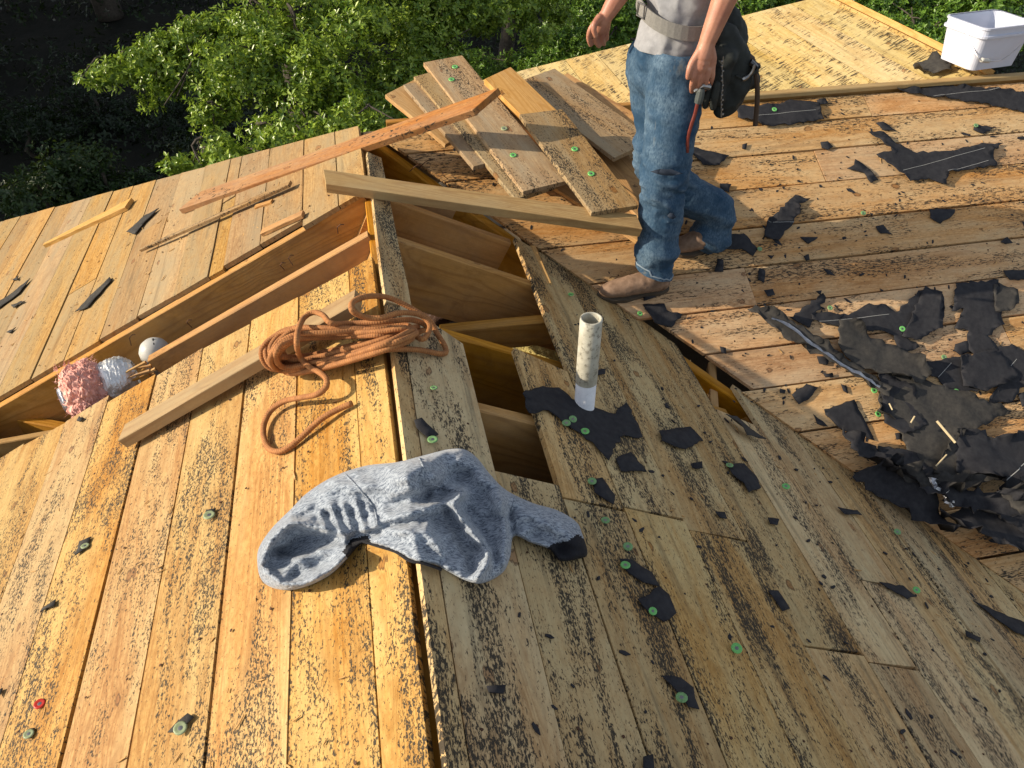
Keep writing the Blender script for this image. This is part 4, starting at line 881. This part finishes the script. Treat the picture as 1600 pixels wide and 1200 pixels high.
body = blob('person', [
    [(pel, (.10, .10, .09)), (pel + Vector((.02, 0, .15)), (.095, .09, .09)), (chest, (.12, .11, .12)), (neck - Vector((0, 0, .08)), (.09, .08, .07)), (neck, .052), (head - Vector((0, 0, .07)), .055)],
    [(head + Vector((0, 0, .02)), (.075, .085, .10)), (head - Vector((0, 0, .05)) + facing * .02, (.058, .062, .065))],
    [(head + facing * .088 - Vector((0, 0, .005)), .010), (head + facing * .100 - Vector((0, 0, .030)), .014)], [(head + facing * .078 - Vector((0, 0, .062)) + sh_dir * .018, .008), (head + facing * .082 - Vector((0, 0, .062)), .010), (head + facing * .078 - Vector((0, 0, .062)) - sh_dir * .018, .008)],
    [(head + sh_dir * .078, (.012, .02, .03))], [(head - sh_dir * .078, (.012, .02, .03))],
    [(shN, .055), (elN, .042), (elN.lerp(wrN, .35), .041), (wrN, .027)], [(shF, .055), (elF, .040), (elF.lerp(wrF, .35), .038), (wrF, .026)],
    [(neck, .06), (shN, .058)], [(neck, .06), (shF, .058)],
    [(hipN, .075), (kneeN, .052), (ankN, .036)], [(hipF, .075), (kneeF, .052), (ankF, .036)],
    fx([(1104, 70, 0, .028), (1098, 88, -.005, .030), (1094, 104, -.01, .027)], 2.57), fx([(1104, 74, 0, .026), (1107, 92, .01, .028), (1106, 108, .01, .024)], 2.57),
    fx([(1093, 82, -.01, .016), (1082, 98, -.02, .013), (1077, 110, -.03, .0105), (1075, 121, -.03, .009)], 2.57),
    fx([(1088, 104, -.02, .0125), (1084, 122, -.025, .0105), (1081, 134, -.01, .0095), (1081, 143, .01, .0085)], 2.57), fx([(1096, 108, -.02, .0125), (1093, 127, -.02, .0105), (1091, 138, 0, .0095), (1092, 145, .02, .0085)], 2.57),
    fx([(1105, 110, -.01, .012), (1103, 127, -.01, .010), (1101, 137, .01, .009), (1101, 142, .03, .008)], 2.57), fx([(1113, 106, 0, .011), (1113, 120, 0, .0092), (1111, 129, .01, .008), (1110, 134, .03, .0075)], 2.57),
    fx([(949, 22, 0, .026), (941, 34, 0, .027), (936, 44, 0, .024)], 2.84), fx([(946, 30, .02, .022), (944, 44, .02, .022)], 2.84),
    fx([(930, 36, -.01, .0125), (922, 48, -.01, .0105), (920, 60, 0, .0095), (923, 70, .01, .0085)], 2.84), fx([(935, 46, -.01, .0120), (931, 58, 0, .0100), (933, 68, .01, .009), (936, 72, .02, .0085)], 2.84),
    fx([(941, 47, 0, .0115), (940, 58, .01, .0098), (942, 66, .02, .0088), (944, 69, .03, .008)], 2.84), fx([(947, 45, .02, .0105), (948, 54, .02, .009), (948, 61, .03, .008)], 2.84),
    fx([(936, 28, -.02, .014), (929, 38, -.04, .0115), (928, 48, -.045, .010), (931, 56, -.045, .0088)], 2.84)], .0038, SK, None, smooth=1)
tag(body, 'person in a grey T-shirt, torn blue jeans and tan boots walking left up the roof', 'person')
eyem = plain('eye_white', (.7, .68, .65), .2, bump=0); hairm = plain('brown_hair', (.06, .035, .02), .8, scale=120, bump=1., bd=.01)
for s in (-1, 1):
    c = head + facing * .079 + sh_dir * s * .03 + Vector((0, 0, .008)); bm = bmesh.new(); bmesh.ops.create_uvsphere(bm, u_segments=12, v_segments=8, radius=.0115); me = bpy.data.meshes.new('eye'); bm.to_mesh(me); bm.free(); me.materials.append(eyem); ey = obj('eye', me, body, Matrix.Translation(c))
    bm = bmesh.new(); bmesh.ops.create_uvsphere(bm, u_segments=10, v_segments=6, radius=.006); me = bpy.data.meshes.new('pupil'); bm.to_mesh(me); bm.free(); me.materials.append(SOLE); obj('pupil', me, ey, Matrix.Translation(c + facing * .0065))
blob('hair', [[(head + Vector((0, 0, .05)) - facing * .02, (.083, .09, .085))], [(head - facing * .05, (.06, .07, .07))]], .008, hairm, body, disp=lambda p: .004 * noise.noise(p * 60))
def wr(p, amp=.008):
    c_ = noise.noise(Vector((p.x * 16 + 3, p.y * 16, p.z * 34 + p.x * 18)))
    a = noise.noise(Vector((p.x * 4 + p.z * 3, p.y * 5, p.z * 11 + p.x * 4))); b = noise.noise(Vector((p.x * 9 + p.z * 6, p.y * 9, p.z * 20 + 7))); return amp * ((.35 - abs(a)) * 2.6 + .45 * b + (.3 - abs(c_)) * .9)
kz = (kneeN.z + kneeF.z) / 2
def jd(p):
    k = .9 + 1.7 * math.exp(-((p.z - kz) / .09) ** 2) + 1.5 * math.exp(-((p.z - (H1.z + .13)) / .07) ** 2); return wr(p, .0070 * k) + .003
jeans = blob('jeans', [[(pel + Vector((0, 0, .08)), (.110, .108, .07)), (pel + Vector((0, 0, .0)), (.110, .110, .09))], [(hipF + Vector((0, 0, .03)), .10), (hipF, .10)], [(hipN + Vector((0, 0, .03)), .10), (hipN, .102)],
    [(hipN, .102), (hipN.lerp(kneeN, .5), .092), (kneeN + facing * .01, .078), (kneeN.lerp(ankN, .5), .077), (ankN + Vector((0, 0, .03)), .076), (ankN - Vector((0, 0, .06)), .080)],
    [(hipF, .098), (hipF.lerp(kneeF, .5), .088), (kneeF + facing * .01, .078), (kneeF.lerp(ankF, .5) + facing * .018, .080), (ankF + Vector((0, 0, .04)) + facing * .01, .074), (ankF - Vector((0, 0, .07)), .078)]],
    .0075, DN, body, smooth=5, disp=jd, cuts=[(pel + Vector((0, 0, .10)), Vector((0, 0, 1))), (H1 + Vector((0, 0, .065)), (Vector((0, 0, -1)) + facing * .35).normalized())])
# knee tears: dark sheets on the cloth, the hollow's shade put into their colour
kp = kneeN + facing * .078
for (x, y, w_) in ((1037, 270, .05), (1047, 338, .014)):
    c = far(x, y, 2.505); L3 = [c + Vector((0, 0, .006)) - sh_dir * 0 + Vector((sY, cY, 0)) * 0 + Vector((cY, -sY, 0)) * dx + Vector((0, 0, dz)) - Vector((sY, cY, 0)) * .012 for dx, dz in ((-w_, .004), (-w_ * .3, .014), (w_ * .5, .012), (w_ * 1.3, -.002), (w_ * .6, -.010), (-w_ * .4, -.006))]
    sheet('knee_tear', L3, (-.3, -1, .4), plain('tear_shade', (.02, .03, .05), .9, bump=0), jeans, curl=.004, jag=.002, th=.001)
shirt = blob('shirt', [[(pel + Vector((.0, 0, -.04)), (.128, .126, .07)), (pel + Vector((.005, 0, .06)), (.128, .126, .08)), (pel + Vector((.03, -.005, .20)), (.118, .115, .10)), (chest, (.145, .135, .14)), (neck - Vector((0, 0, .10)), (.115, .105, .08))],
    [(neck - Vector((0, 0, .06)), .075), (shN, .075), (shN.lerp(elN, .5), .066)], [(neck - Vector((0, 0, .06)), .075), (shF, .075), (shF.lerp(elF, .5), .062)]], .008, SH, body, smooth=5,
    disp=lambda p: .030 * (.3 - abs(noise.noise(Vector((p.x * 9 + p.z * 5, p.y * 9, p.z * 3.5))))) + .014 * (.3 - abs(noise.noise(Vector((p.x * 20, p.y * 20 + p.z * 6, p.z * 7 + 4))))), cuts=[(far(1050, 92, 2.62), (Vector((0, 0, -1)) + facing * .05 + sh_dir * .0).normalized()), (neck - Vector((0, 0, .0)), Vector((0, 0, 1)))])
def ring(name, c, n, rad, r, mat, parent, src):
    c = Vector(c); n = Vector(n).normalized(); x = n.orthogonal().normalized(); y = n.cross(x); best = {}
    mw = WM[src.name].translation
    for w in src.data.vertices:
        d = w.co + mw - c; hgt = d.dot(n)
        if abs(hgt) < .008 and d.length < rad:
            a = int((math.atan2(d.dot(y), d.dot(x)) + math.pi) / (2 * math.pi) * 36)
            if a not in best or d.length > best[a][0]: best[a] = (d.length, w.co + mw)
    P_ = [best[k][1] for k in sorted(best)]
    if len(P_) < 8: return
    P_.append(P_[0]); v, f, uv = tube(P_, r, 5); centre_obj(name, v, f, mat, parent, smooth=True)
ring('trouser_hem', H1.lerp(T1, .2) + Vector((0, 0, .098)), (Vector((0, 0, -1)) + facing * .35), .14, .0035, plain('frayed_denim', (.22, .28, .34), .95, bump=0), jeans, jeans)
def boot(T, Hh, name):
    d = (T - Hh); d.normalize(); up = Vector(nM); s = up.cross(d); L_ = (T - Hh).length; K = lambda a, b, c=0: Hh + d * (a * L_) + up * b + s * c
    o = blob(name, [[(K(.10, .055), (.038, .036, .04)), (K(.32, .068), .046), (K(.50, .062), (.048, .044, .043)), (K(.70, .048), (.048, .045, .038)), (K(.88, .040), (.042, .040, .031)), (K(.98, .032), (.028, .028, .022))], [(K(.12, .06), .038), (K(.2, .06) + Vector((0, 0, .05)), .042), (K(.2, .06) + Vector((0, 0, .12)), .046)], [(K(.30, .07), .042), (K(.5, .06), .042)]], .006, LEA, body, smooth=4, cuts=[(K(0, .018), -up)], disp=lambda p: .0012 * noise.noise(p * 35) + .0035 * (.3 - abs(noise.noise(Vector((p.x * 30, p.y * 6, p.z * 6))))))
    P_ = [(-.06, .0), (-.04, .022), (.1, .034), (.35, .032), (.66, .046), (.9, .040), (1.04, .022), (1.10, 0)]; out = P_ + [(a, -b) for a, b in P_[-2:0:-1]]
    v = [K(a, -.001, b) for a, b in out] + [K(a, .024, b * 1.04) for a, b in out]; n = len(out)
    centre_obj('boot_sole', v, [tuple(range(n - 1, -1, -1)), tuple(range(n, 2 * n))] + [(i, (i + 1) % n, n + (i + 1) % n, n + i) for i in range(n)], SOLE, o)
boot(T1, H1, 'boot'); boot(T2, H2, 'boot')

# tool belt and what hangs in it
tb = empty('tool_belt', pel, 'black tool belt with bulging pouches worn low over the grey shirt', 'tool belt')
dk = plain('black_pouch_cloth', (.022, .026, .024), .75, nz=.4, scale=25, bump=.5); webb = plain('grey_webbing', (.22, .21, .19), .85, scale=150, bump=.3); lth = plain('brown_leather', (.06, .035, .02), .6)
bc = pel + Vector((.022, 0, .205)); ringp = []
for k in range(40):
    a = 2 * math.pi * k / 40; q = bc + facing * (.140 * math.cos(a)) + sh_dir * (.140 * math.sin(a)) + Vector((0, 0, -.05 * math.sin(a) + .012)); ringp.append(q)
ringp.append(ringp[0]); v, f = [], []
for q in ringp:
    o_ = (q - bc); o_.z = 0; o_.normalize(); v += [q + o_ * .002 + Vector((0, 0, .022)), q + o_ * .006 - Vector((0, 0, .022)), q - Vector((0, 0, .022)), q + Vector((0, 0, .022)) - o_ * .002]
for k in range(40):
    for i in range(4): f.append((4 * k + i, 4 * k + (i + 1) % 4, 4 * k + 4 + (i + 1) % 4, 4 * k + 4 + i))
centre_obj('belt_strap', v, f, webb, tb)
bp = bc + facing * .147 + Vector((0, 0, .012)); v, f, uv = tube([bp + sh_dir * a + Vector((0, 0, b)) for a, b in ((-.022, .02), (.022, .02), (.022, -.02), (-.022, -.02), (-.022, .02))], .003, 6); centre_obj('buckle', v, f, steel, tb)
blob('pouch', [fx([(1125, 50, .0, .035), (1142, 72, .0, .045), (1152, 100, .0, .052), (1150, 130, 0, .056), (1138, 158, -.01, .044), (1126, 172, -.01, .025)], 2.70), fx([(1152, 95, .02, .05), (1168, 112, .02, .036), (1172, 128, .02, .030)], 2.70), fx([(1132, 90, -.02, .045), (1122, 120, -.02, .042), (1120, 150, -.02, .032)], 2.68), fx([(1140, 30, .06, .04), (1150, 60, .06, .045)], 2.70)], .0065, dk, tb, disp=lambda p: .010 * noise.noise(p * 22) + .006 * (.5 - abs(noise.noise(p * 40))))
blob('side_pocket', [fx([(1108, 138, -.03, .014), (1104, 152, -.03, .014), (1102, 166, -.02, .011)], 2.62)], .004, dk, tb)
blob('side_pocket', [fx([(1120, 132, -.04, .013), (1116, 150, -.04, .015), (1114, 168, -.03, .012)], 2.62)], .004, dk, tb)
v, f, uv = tube([far(x, y, 2.585) for x, y in ((1130, 88), (1128, 110), (1129, 130), (1127, 150), (1127, 183))], .0022, 6); kc = centre_obj('key_chain', v, f, steel, tb)
for k in range(12):
    q = far(1128.5 + random.uniform(-1, 1), 96 + 7.5 * k, 2.58); bm = bmesh.new(); bmesh.ops.create_icosphere(bm, subdivisions=1, radius=.0045); me = bpy.data.meshes.new('chain_link'); bm.to_mesh(me); bm.free(); me.materials.append(steel); obj('chain_link', me, kc, Matrix.Translation(q))
for k, (x, y) in enumerate(((1165, 88), (1174, 100))):
    blob('tool_loop', [fx([(x, y, 0, .014), (x + 10, y + 4, 0, .012)], 2.68)], .004, lth, tb)
hm = empty('hammer', far(1088, 150, 2.55), 'hammer hanging from the belt by the hand, thin red shaft below a dark grip', 'hammer')
v, f, uv = tube(smooth_path([far(x, y, 2.555) for x, y in ((1090, 160), (1086, 178), (1080, 196), (1075, 215), (1074, 238))], .01), .0065, 8); centre_obj('shaft', v, f, plain('red_paint', (.16, .03, .02), .4), hm)
v, f, uv = tube(smooth_path([far(x, y, 2.555) for x, y in ((1096, 138), (1094, 148), (1091, 161))], .01), [.010, .013, .014, .0145, .013, .012] + [.012] * 40, 10); centre_obj('grip', v, f, plain('grey_rubber', (.07, .08, .075), .6), hm)
v, f, uv = tube([far(1086, 142, 2.57), far(1098, 134, 2.56), far(1108, 136, 2.57)], .011, 10); centre_obj('head', v, f, steel, hm)
cl = empty('claw_tool', far(1181, 150, 2.7), 'dark long-handled tool hanging at the outer side of the pouch', 'tool')
v, f, uv = tube(smooth_path([far(x, y, 2.66) for x, y in ((1180, 112), (1183, 130), (1183, 160), (1180, 196))], .01), .009, 8); centre_obj('handle', v, f, lth, cl)
v, f, uv = tube(smooth_path([far(x, y, 2.66) for x, y in ((1172, 96), (1181, 106), (1181, 114))], .008), .010, 8); centre_obj('head', v, f, plain('dark_steel', (.08, .08, .085), .35, .9), cl)
pl = empty('pliers', far(1168, 112, 2.66), 'silver pliers sticking out of the pouch', 'pliers')
v, f, uv = tube(smooth_path([far(x, y, 2.645) for x, y in ((1160, 124), (1168, 120), (1175, 112), (1179, 101))], .006), [.007, .009, .007, .005] + [.006] * 40, 7); centre_obj('jaw', v, f, steel, pl)
v, f, uv = tube(smooth_path([far(x, y, 2.645) for x, y in ((1150, 118), (1160, 122), (1170, 121), (1184, 108), (1187, 103))], .006), .004, 7); centre_obj('handle', v, f, dk, pl)

# ---------------------------------------------------------------- ground and trees
def gz(x, y):
    r = -4.6 + max(0, y - 13) * .22 + .25 * noise.noise(Vector((x * .15, y * .15, 0))) * min(1, max(0, (abs(x) + y - 6) / 6)) ; return r
n = 90; v = []; f = []
for j in range(n + 1):
    for i in range(n + 1): x = -150 + 300 * i / n; y = -60 + 260 * j / n; x = math.copysign(abs(x / 150) ** 1.8 * 150, x); v.append((x, y, gz(x, y)))
for j in range(n):
    for i in range(n): f.append((j * (n + 1) + i, j * (n + 1) + i + 1, (j + 1) * (n + 1) + i + 1, (j + 1) * (n + 1) + i))
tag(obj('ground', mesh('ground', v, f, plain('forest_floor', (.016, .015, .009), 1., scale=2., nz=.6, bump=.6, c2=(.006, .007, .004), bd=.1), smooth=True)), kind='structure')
def leafmat(name, c1, c2, tr=.3, rough=.45):
    t = NT(name); g = t.n('NewGeometry'); r = g.outputs['Random Per Island']; c = t.mix(r, c1, c2); t.col(c); t.b.inputs['Roughness'].default_value = rough; t.b.inputs['Specular IOR Level'].default_value = .4
    tl = t.n('BsdfTranslucent'); t.set(tl.inputs[0], t.mix(.5, c, (.20, .28, .02))); mx = t.n('MixShader'); mx.inputs[0].default_value = tr
    t.t.links.new(t.b.outputs[0], mx.inputs[1]); t.t.links.new(tl.outputs[0], mx.inputs[2]); t.t.links.new(mx.outputs[0], t.t.nodes['Material Output'].inputs[0]); return t.m
def leaves(name, clusters, size, mat, parent, per=6, aspect=.42, spread=.9, droop=0.):
    """clusters: (centre, (rx, ry, rz), number of twig tips); whorls of leaves at twig ends"""
    A, D = [], []
    for c, r, k in clusters:
        d = rng.normal(size=(k, 3)); d /= np.linalg.norm(d, axis=1)[:, None]; rad = rng.random(k) ** .45
        A.append(np.array(c) + d * rad[:, None] * np.array(r) * rng.uniform(.75, 1.15, (k, 1))); dd = d + np.array((0, 0, .55)) + rng.normal(size=(k, 3)) * .35; D.append(dd / np.linalg.norm(dd, axis=1)[:, None])
    A = np.concatenate(A); D = np.concatenate(D); K = len(A)
    ref = np.where(np.abs(D[:, 2:3]) < .9, np.array([[0, 0, 1.]]), np.array([[1., 0, 0]])); X = np.cross(D, ref); X /= np.linalg.norm(X, axis=1)[:, None]; Y = np.cross(D, X)
    V = np.empty((K, per, 4, 3)); ph0 = rng.random(K) * 6.28
    for j in range(per):
        a = ph0 + j * 2 * math.pi / per + rng.normal(size=K) * .3; el_ = rng.uniform(-.1, .9, K) * spread
        u = (X * np.cos(a)[:, None] + Y * np.sin(a)[:, None]); dr = u * np.cos(el_)[:, None] + D * np.sin(el_)[:, None]; w = np.cross(dr, D); w /= (np.linalg.norm(w, axis=1)[:, None] + 1e-6); nn = np.cross(w, dr)
        L_ = size * rng.uniform(.65, 1.25, K)[:, None]; b = A + D * (rng.uniform(-.5, .3, K)[:, None] * size)
        V[:, j, 0] = b; V[:, j, 1] = b + dr * L_ * .62 + w * L_ * aspect * .5 + nn * L_ * .06; V[:, j, 2] = b + dr * L_ - nn * L_ * .08; V[:, j, 3] = b + dr * L_ * .62 - w * L_ * aspect * .5 + nn * L_ * .06
    n = K * per; cen = V.reshape(-1, 3).mean(0); me = bpy.data.meshes.new(name); me.vertices.add(n * 4); me.vertices.foreach_set('co', (V.reshape(-1, 3) - cen).astype(np.float32).ravel())
    tri = (np.arange(n)[:, None] * 4 + np.array([0, 1, 2, 0, 2, 3])).ravel().astype(np.int32)
    me.loops.add(n * 6); me.loops.foreach_set('vertex_index', tri); me.polygons.add(n * 2); me.polygons.foreach_set('loop_start', np.arange(0, n * 6, 3, dtype=np.int32)); me.polygons.foreach_set('loop_total', np.full(n * 2, 3, dtype=np.int32))
    me.update(calc_edges=True); me.materials.append(mat); return obj(name, me, parent, Matrix.Translation(Vector(cen)))
bark = plain('bark', (.085, .07, .055), .95, nz=.5, scale=25, bump=.9, bd=.02)
def trunk(parent, base, top, r0, r1, name='trunk', bend=.3):
    base, top = Vector(base), Vector(top); p = [base, base.lerp(top, .35) + Vector((random.uniform(-bend, bend), random.uniform(-bend, bend), 0)), base.lerp(top, .7) + Vector((random.uniform(-bend, bend), random.uniform(-bend, bend), 0)), top]
    q = smooth_path(p, .25); v, f, uv = tube(q, [r0 + (r1 - r0) * i / len(q) for i in range(len(q))], 9); return centre_obj(name, v, f, bark, parent, smooth=True)
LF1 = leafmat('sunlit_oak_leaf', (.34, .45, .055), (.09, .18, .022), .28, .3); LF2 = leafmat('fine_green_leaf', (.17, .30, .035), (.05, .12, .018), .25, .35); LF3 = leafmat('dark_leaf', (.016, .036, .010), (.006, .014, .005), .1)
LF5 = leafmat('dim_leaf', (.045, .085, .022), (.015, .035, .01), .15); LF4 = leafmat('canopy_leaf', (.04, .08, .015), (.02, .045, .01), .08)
def fp(x, y, d): r = ray(x, y); return Vector((0, 0, H)) + r * (d / 1200)     # a point d metres deep along the view axis
# the oak with the sunlit lower boughs beyond the hip
def oak(name, label, base, top, cl, size, mat, k=1., grp=None, limbs=True, cat='tree', aspect=.42, r0=.2):
    t = empty(name, base, label, cat, grp); trunk(t, base, top, r0, r0 * .4)
    C_ = [(Vector(c) + Vector((random.uniform(-.8, .8), random.uniform(-.8, .8), random.uniform(-.6, .6))) * r, (r * q_, r * q_, r * .6 * q_), int(n_ * k * .25 * q_)) for c, r, n_ in cl for q_ in (.35, .5, .62, .62, .75, .75, .9)]
    leaves('crown', C_, size, mat, t, aspect=aspect)
    if limbs:
        for c, r, n_ in cl:
            s = Vector(base).lerp(Vector(top), random.uniform(.35, .95)); c = Vector(c); m = s.lerp(c, .55) + Vector((0, 0, random.uniform(.0, .4))); s = c + (s - c).normalized() * .22; m = s.lerp(c, .5) + Vector((random.uniform(-.2, .2), random.uniform(-.2, .2), random.uniform(-.1, .2))); q = smooth_path([s, m, c], .1); v, f, uv = tube(q, [.005 * (1 - i / len(q)) + .003 for i in range(len(q))], 6); centre_obj('limb', v, f, bark, t)
            rr = r if not hasattr(r, '__len__') else r[0]
            for _ in range(2):
                e_ = c + Vector((random.uniform(-1, 1), random.uniform(-1, 1), random.uniform(-.7, .7))) * rr; q = smooth_path([m, c.lerp(m, .3) + Vector((0, 0, .1)), e_], .12); v, f, uv = tube(q, [.012 * (1 - i / len(q)) + .003 for i in range(len(q))], 5); centre_obj('twig', v, f, bark, t)
    return t
cl = [(150, 115, 7.6, .16, 40), (200, 105, 7.5, .26, 120), (255, 90, 7.5, .30, 150), (250, 150, 7.5, .22, 90), (310, 130, 7.4, .34, 200), (330, 60, 7.6, .34, 190), (390, 100, 7.3, .36, 220), (400, 20, 7.7, .38, 200), (450, 150, 7.2, .34, 210),
      (470, 60, 7.4, .38, 240), (430, 215, 7.0, .26, 150), (500, 200, 6.9, .32, 200), (540, 120, 7.2, .38, 240), (550, 20, 7.5, .40, 240), (300, 258, 6.6, .16, 60), (350, 245, 6.6, .24, 120), (400, 250, 6.5, .22, 110), (470, 225, 6.5, .22, 110), (580, 190, 6.9, .3, 180),
      (360, -60, 7.8, .5, 160), (480, -60, 7.8, .5, 160), (600, -60, 7.8, .5, 160), (340, 180, 7.3, .2, 60)]
oak('oak_tree', 'sunlit small-leaved oak with its lowest boughs spreading left beyond the hip', (-.6, 9.2, -4.5), (-.9, 8.9, 1.5), [(fp(x, y, d), r, n_) for x, y, d, r, n_ in cl], .058, LF1, 1.9)
cl = [(640, 30, 8.3, .45, 260), (640, 120, 8.0, .42, 260), (700, 80, 8.2, .42, 240), (730, 20, 8.5, .45, 240), (610, 190, 7.6, .3, 150), (680, 160, 7.9, .35, 180), (790, 30, 8.6, .42, 220), (840, 10, 8.8, .4, 160), (760, -50, 9, .5, 160), (660, -60, 8.6, .5, 160)]
oak('oak_tree', 'green oak sapling standing directly behind the board pile', (1.2, 10.2, -4.5), (1.1, 10, 1.5), [(fp(x, y, d), r, n_) for x, y, d, r, n_ in cl], .058, LF1, 2.6, r0=.14)
cl = [(760, 110, 11, .5, 260), (870, 60, 10.5, .45, 260), (900, 90, 10, .4, 260), (960, 60, 10, .5, 320), (920, 20, 10.5, .5, 300), (980, 10, 10.5, .5, 260), (850, 110, 10, .3, 160), (1000, 85, 9.5, .35, 200), (1150, 10, 10.5, .5, 260), (1200, 0, 10, .35, 160)]
oak('bushy_tree', 'bushy fine-leaved tree behind the outstretched hand', (2.6, 12.6, -4.5), (2.7, 12.4, .5), [(fp(x, y, d), r, n_) for x, y, d, r, n_ in cl], .055, LF2, 2.4, r0=.16)
cl = [(1370, 5, 10, .4, 260), (1420, 40, 9.6, .4, 260), (1470, 60, 9.2, .3, 200), (1480, 15, 10, .5, 320), (1540, 10, 9.5, .45, 300), (1600, 10, 9.6, .5, 320), (1620, 60, 9.2, .4, 240), (1500, -50, 10, .6, 260), (1400, -50, 10, .6, 260)]
oak('bushy_tree', 'dark green bushy tree beyond the white bucket', (7.6, 10.6, -4.5), (7.4, 10.4, 1.), [(fp(x, y, d), r, n_) for x, y, d, r, n_ in cl], .06, LF2, 2., r0=.16)
# shaded undergrowth on the bank
k = 0
for (x, y, d, r, lab) in [(60, 290, 10.5, .7, None), (160, 270, 11, .6, None), (40, 200, 13, .9, None), (260, 250, 11.5, .7, None), (150, 170, 14, 1.0, None), (300, 190, 13, .9, None), (40, 90, 17, 1.3, None), (200, 40, 18, 1.4, None), (420, 110, 16, 1.2, None), (500, 200, 13, .9, None), (600, 60, 17, 1.4, None), (760, 60, 17, 1.4, None), (900, 20, 18, 1.4, None), (1100, 20, 17, 1.3, None), (1400, 10, 17, 1.4, None), (1550, 40, 15, 1.2, None), (330, -20, 22, 1.8, None), (80, -20, 22, 1.8, None), (1250, -20, 20, 1.6, None), (680, -20, 22, 1.8, None)]:
    p = fp(x, y, d); b = Vector((p.x, p.y, gz(p.x, p.y))); t = empty('shrub', b, 'dark shrub in the shade of the wooded bank', 'shrub', 'shrubs in deep shade on the bank')
    trunk(t, b, b + Vector((0, 0, max(.4, p.z - b.z))), .04, .02, 'stem', .1)
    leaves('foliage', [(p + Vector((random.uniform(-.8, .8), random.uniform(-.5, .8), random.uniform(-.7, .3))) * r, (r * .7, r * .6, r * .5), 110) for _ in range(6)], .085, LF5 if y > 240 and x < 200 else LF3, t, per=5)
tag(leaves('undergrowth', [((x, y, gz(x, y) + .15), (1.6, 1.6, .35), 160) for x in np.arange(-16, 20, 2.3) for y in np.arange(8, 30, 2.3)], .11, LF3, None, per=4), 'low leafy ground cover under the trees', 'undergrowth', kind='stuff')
# tall trees added to the left and behind, crowns above the picture, to shade the bank
TT = [(-15, 17), (-21, 18), (-10, 18), (-16, 19), (-5, 19), (-1, 21), (4, 20), (9, 19), (14, 17), (-22, 21), (-9, 25), (0, 27), (8, 26), (-28, 20)]
proto = None
for i, (x, y) in enumerate(TT):
    b = Vector((x, y, gz(x, y)))
    if proto is None:
        t = empty('forest_shade_tree', b, 'tall forest tree added so that its crown shades the bank', 'tree', 'tall forest trees added to shade the bank'); trunk(t, b, b + Vector((0, 0, 11)), .28, .12)
        cs = []
        for _ in range(26): a = random.uniform(0, 6.28); q = random.uniform(0, 2.6); cs.append((b + Vector((math.cos(a) * q, math.sin(a) * q, random.uniform(3.4, 12.5))), (1.3, 1.3, .9), 75))
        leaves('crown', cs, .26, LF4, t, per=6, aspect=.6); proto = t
    else:
        t = proto.copy(); C.objects.link(t); t.location = b; t.rotation_euler.z = i * 1.3
        for ch in proto.children: c = ch.copy(); C.objects.link(c); c.parent = t
YT = [(-17, 11.8), (-13.5, 10.2), (-11.5, 13.2), (-15, 14.5), (-20, 9.8), (-8.5, 14.5)]  # low trees added out of view to shade the bank and spare the oak
proto = None
for i, (x, y) in enumerate(YT):
    b = Vector((x, y, gz(x, y)))
    if proto is None:
        t = empty('young_shade_tree', b, 'young bushy tree added out of view left of the house to shade the bank', 'tree', 'young trees added left of the house for shade'); trunk(t, b, b + Vector((0, 0, 6)), .12, .05)
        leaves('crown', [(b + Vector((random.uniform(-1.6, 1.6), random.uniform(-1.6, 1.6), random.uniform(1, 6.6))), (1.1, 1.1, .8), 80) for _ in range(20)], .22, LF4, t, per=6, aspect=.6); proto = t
    else:
        t = proto.copy(); C.objects.link(t); t.location = b; t.rotation_euler.z = i * 1.7
        for ch in proto.children: c = ch.copy(); C.objects.link(c); c.parent = t
print('objects', len(bpy.data.objects))
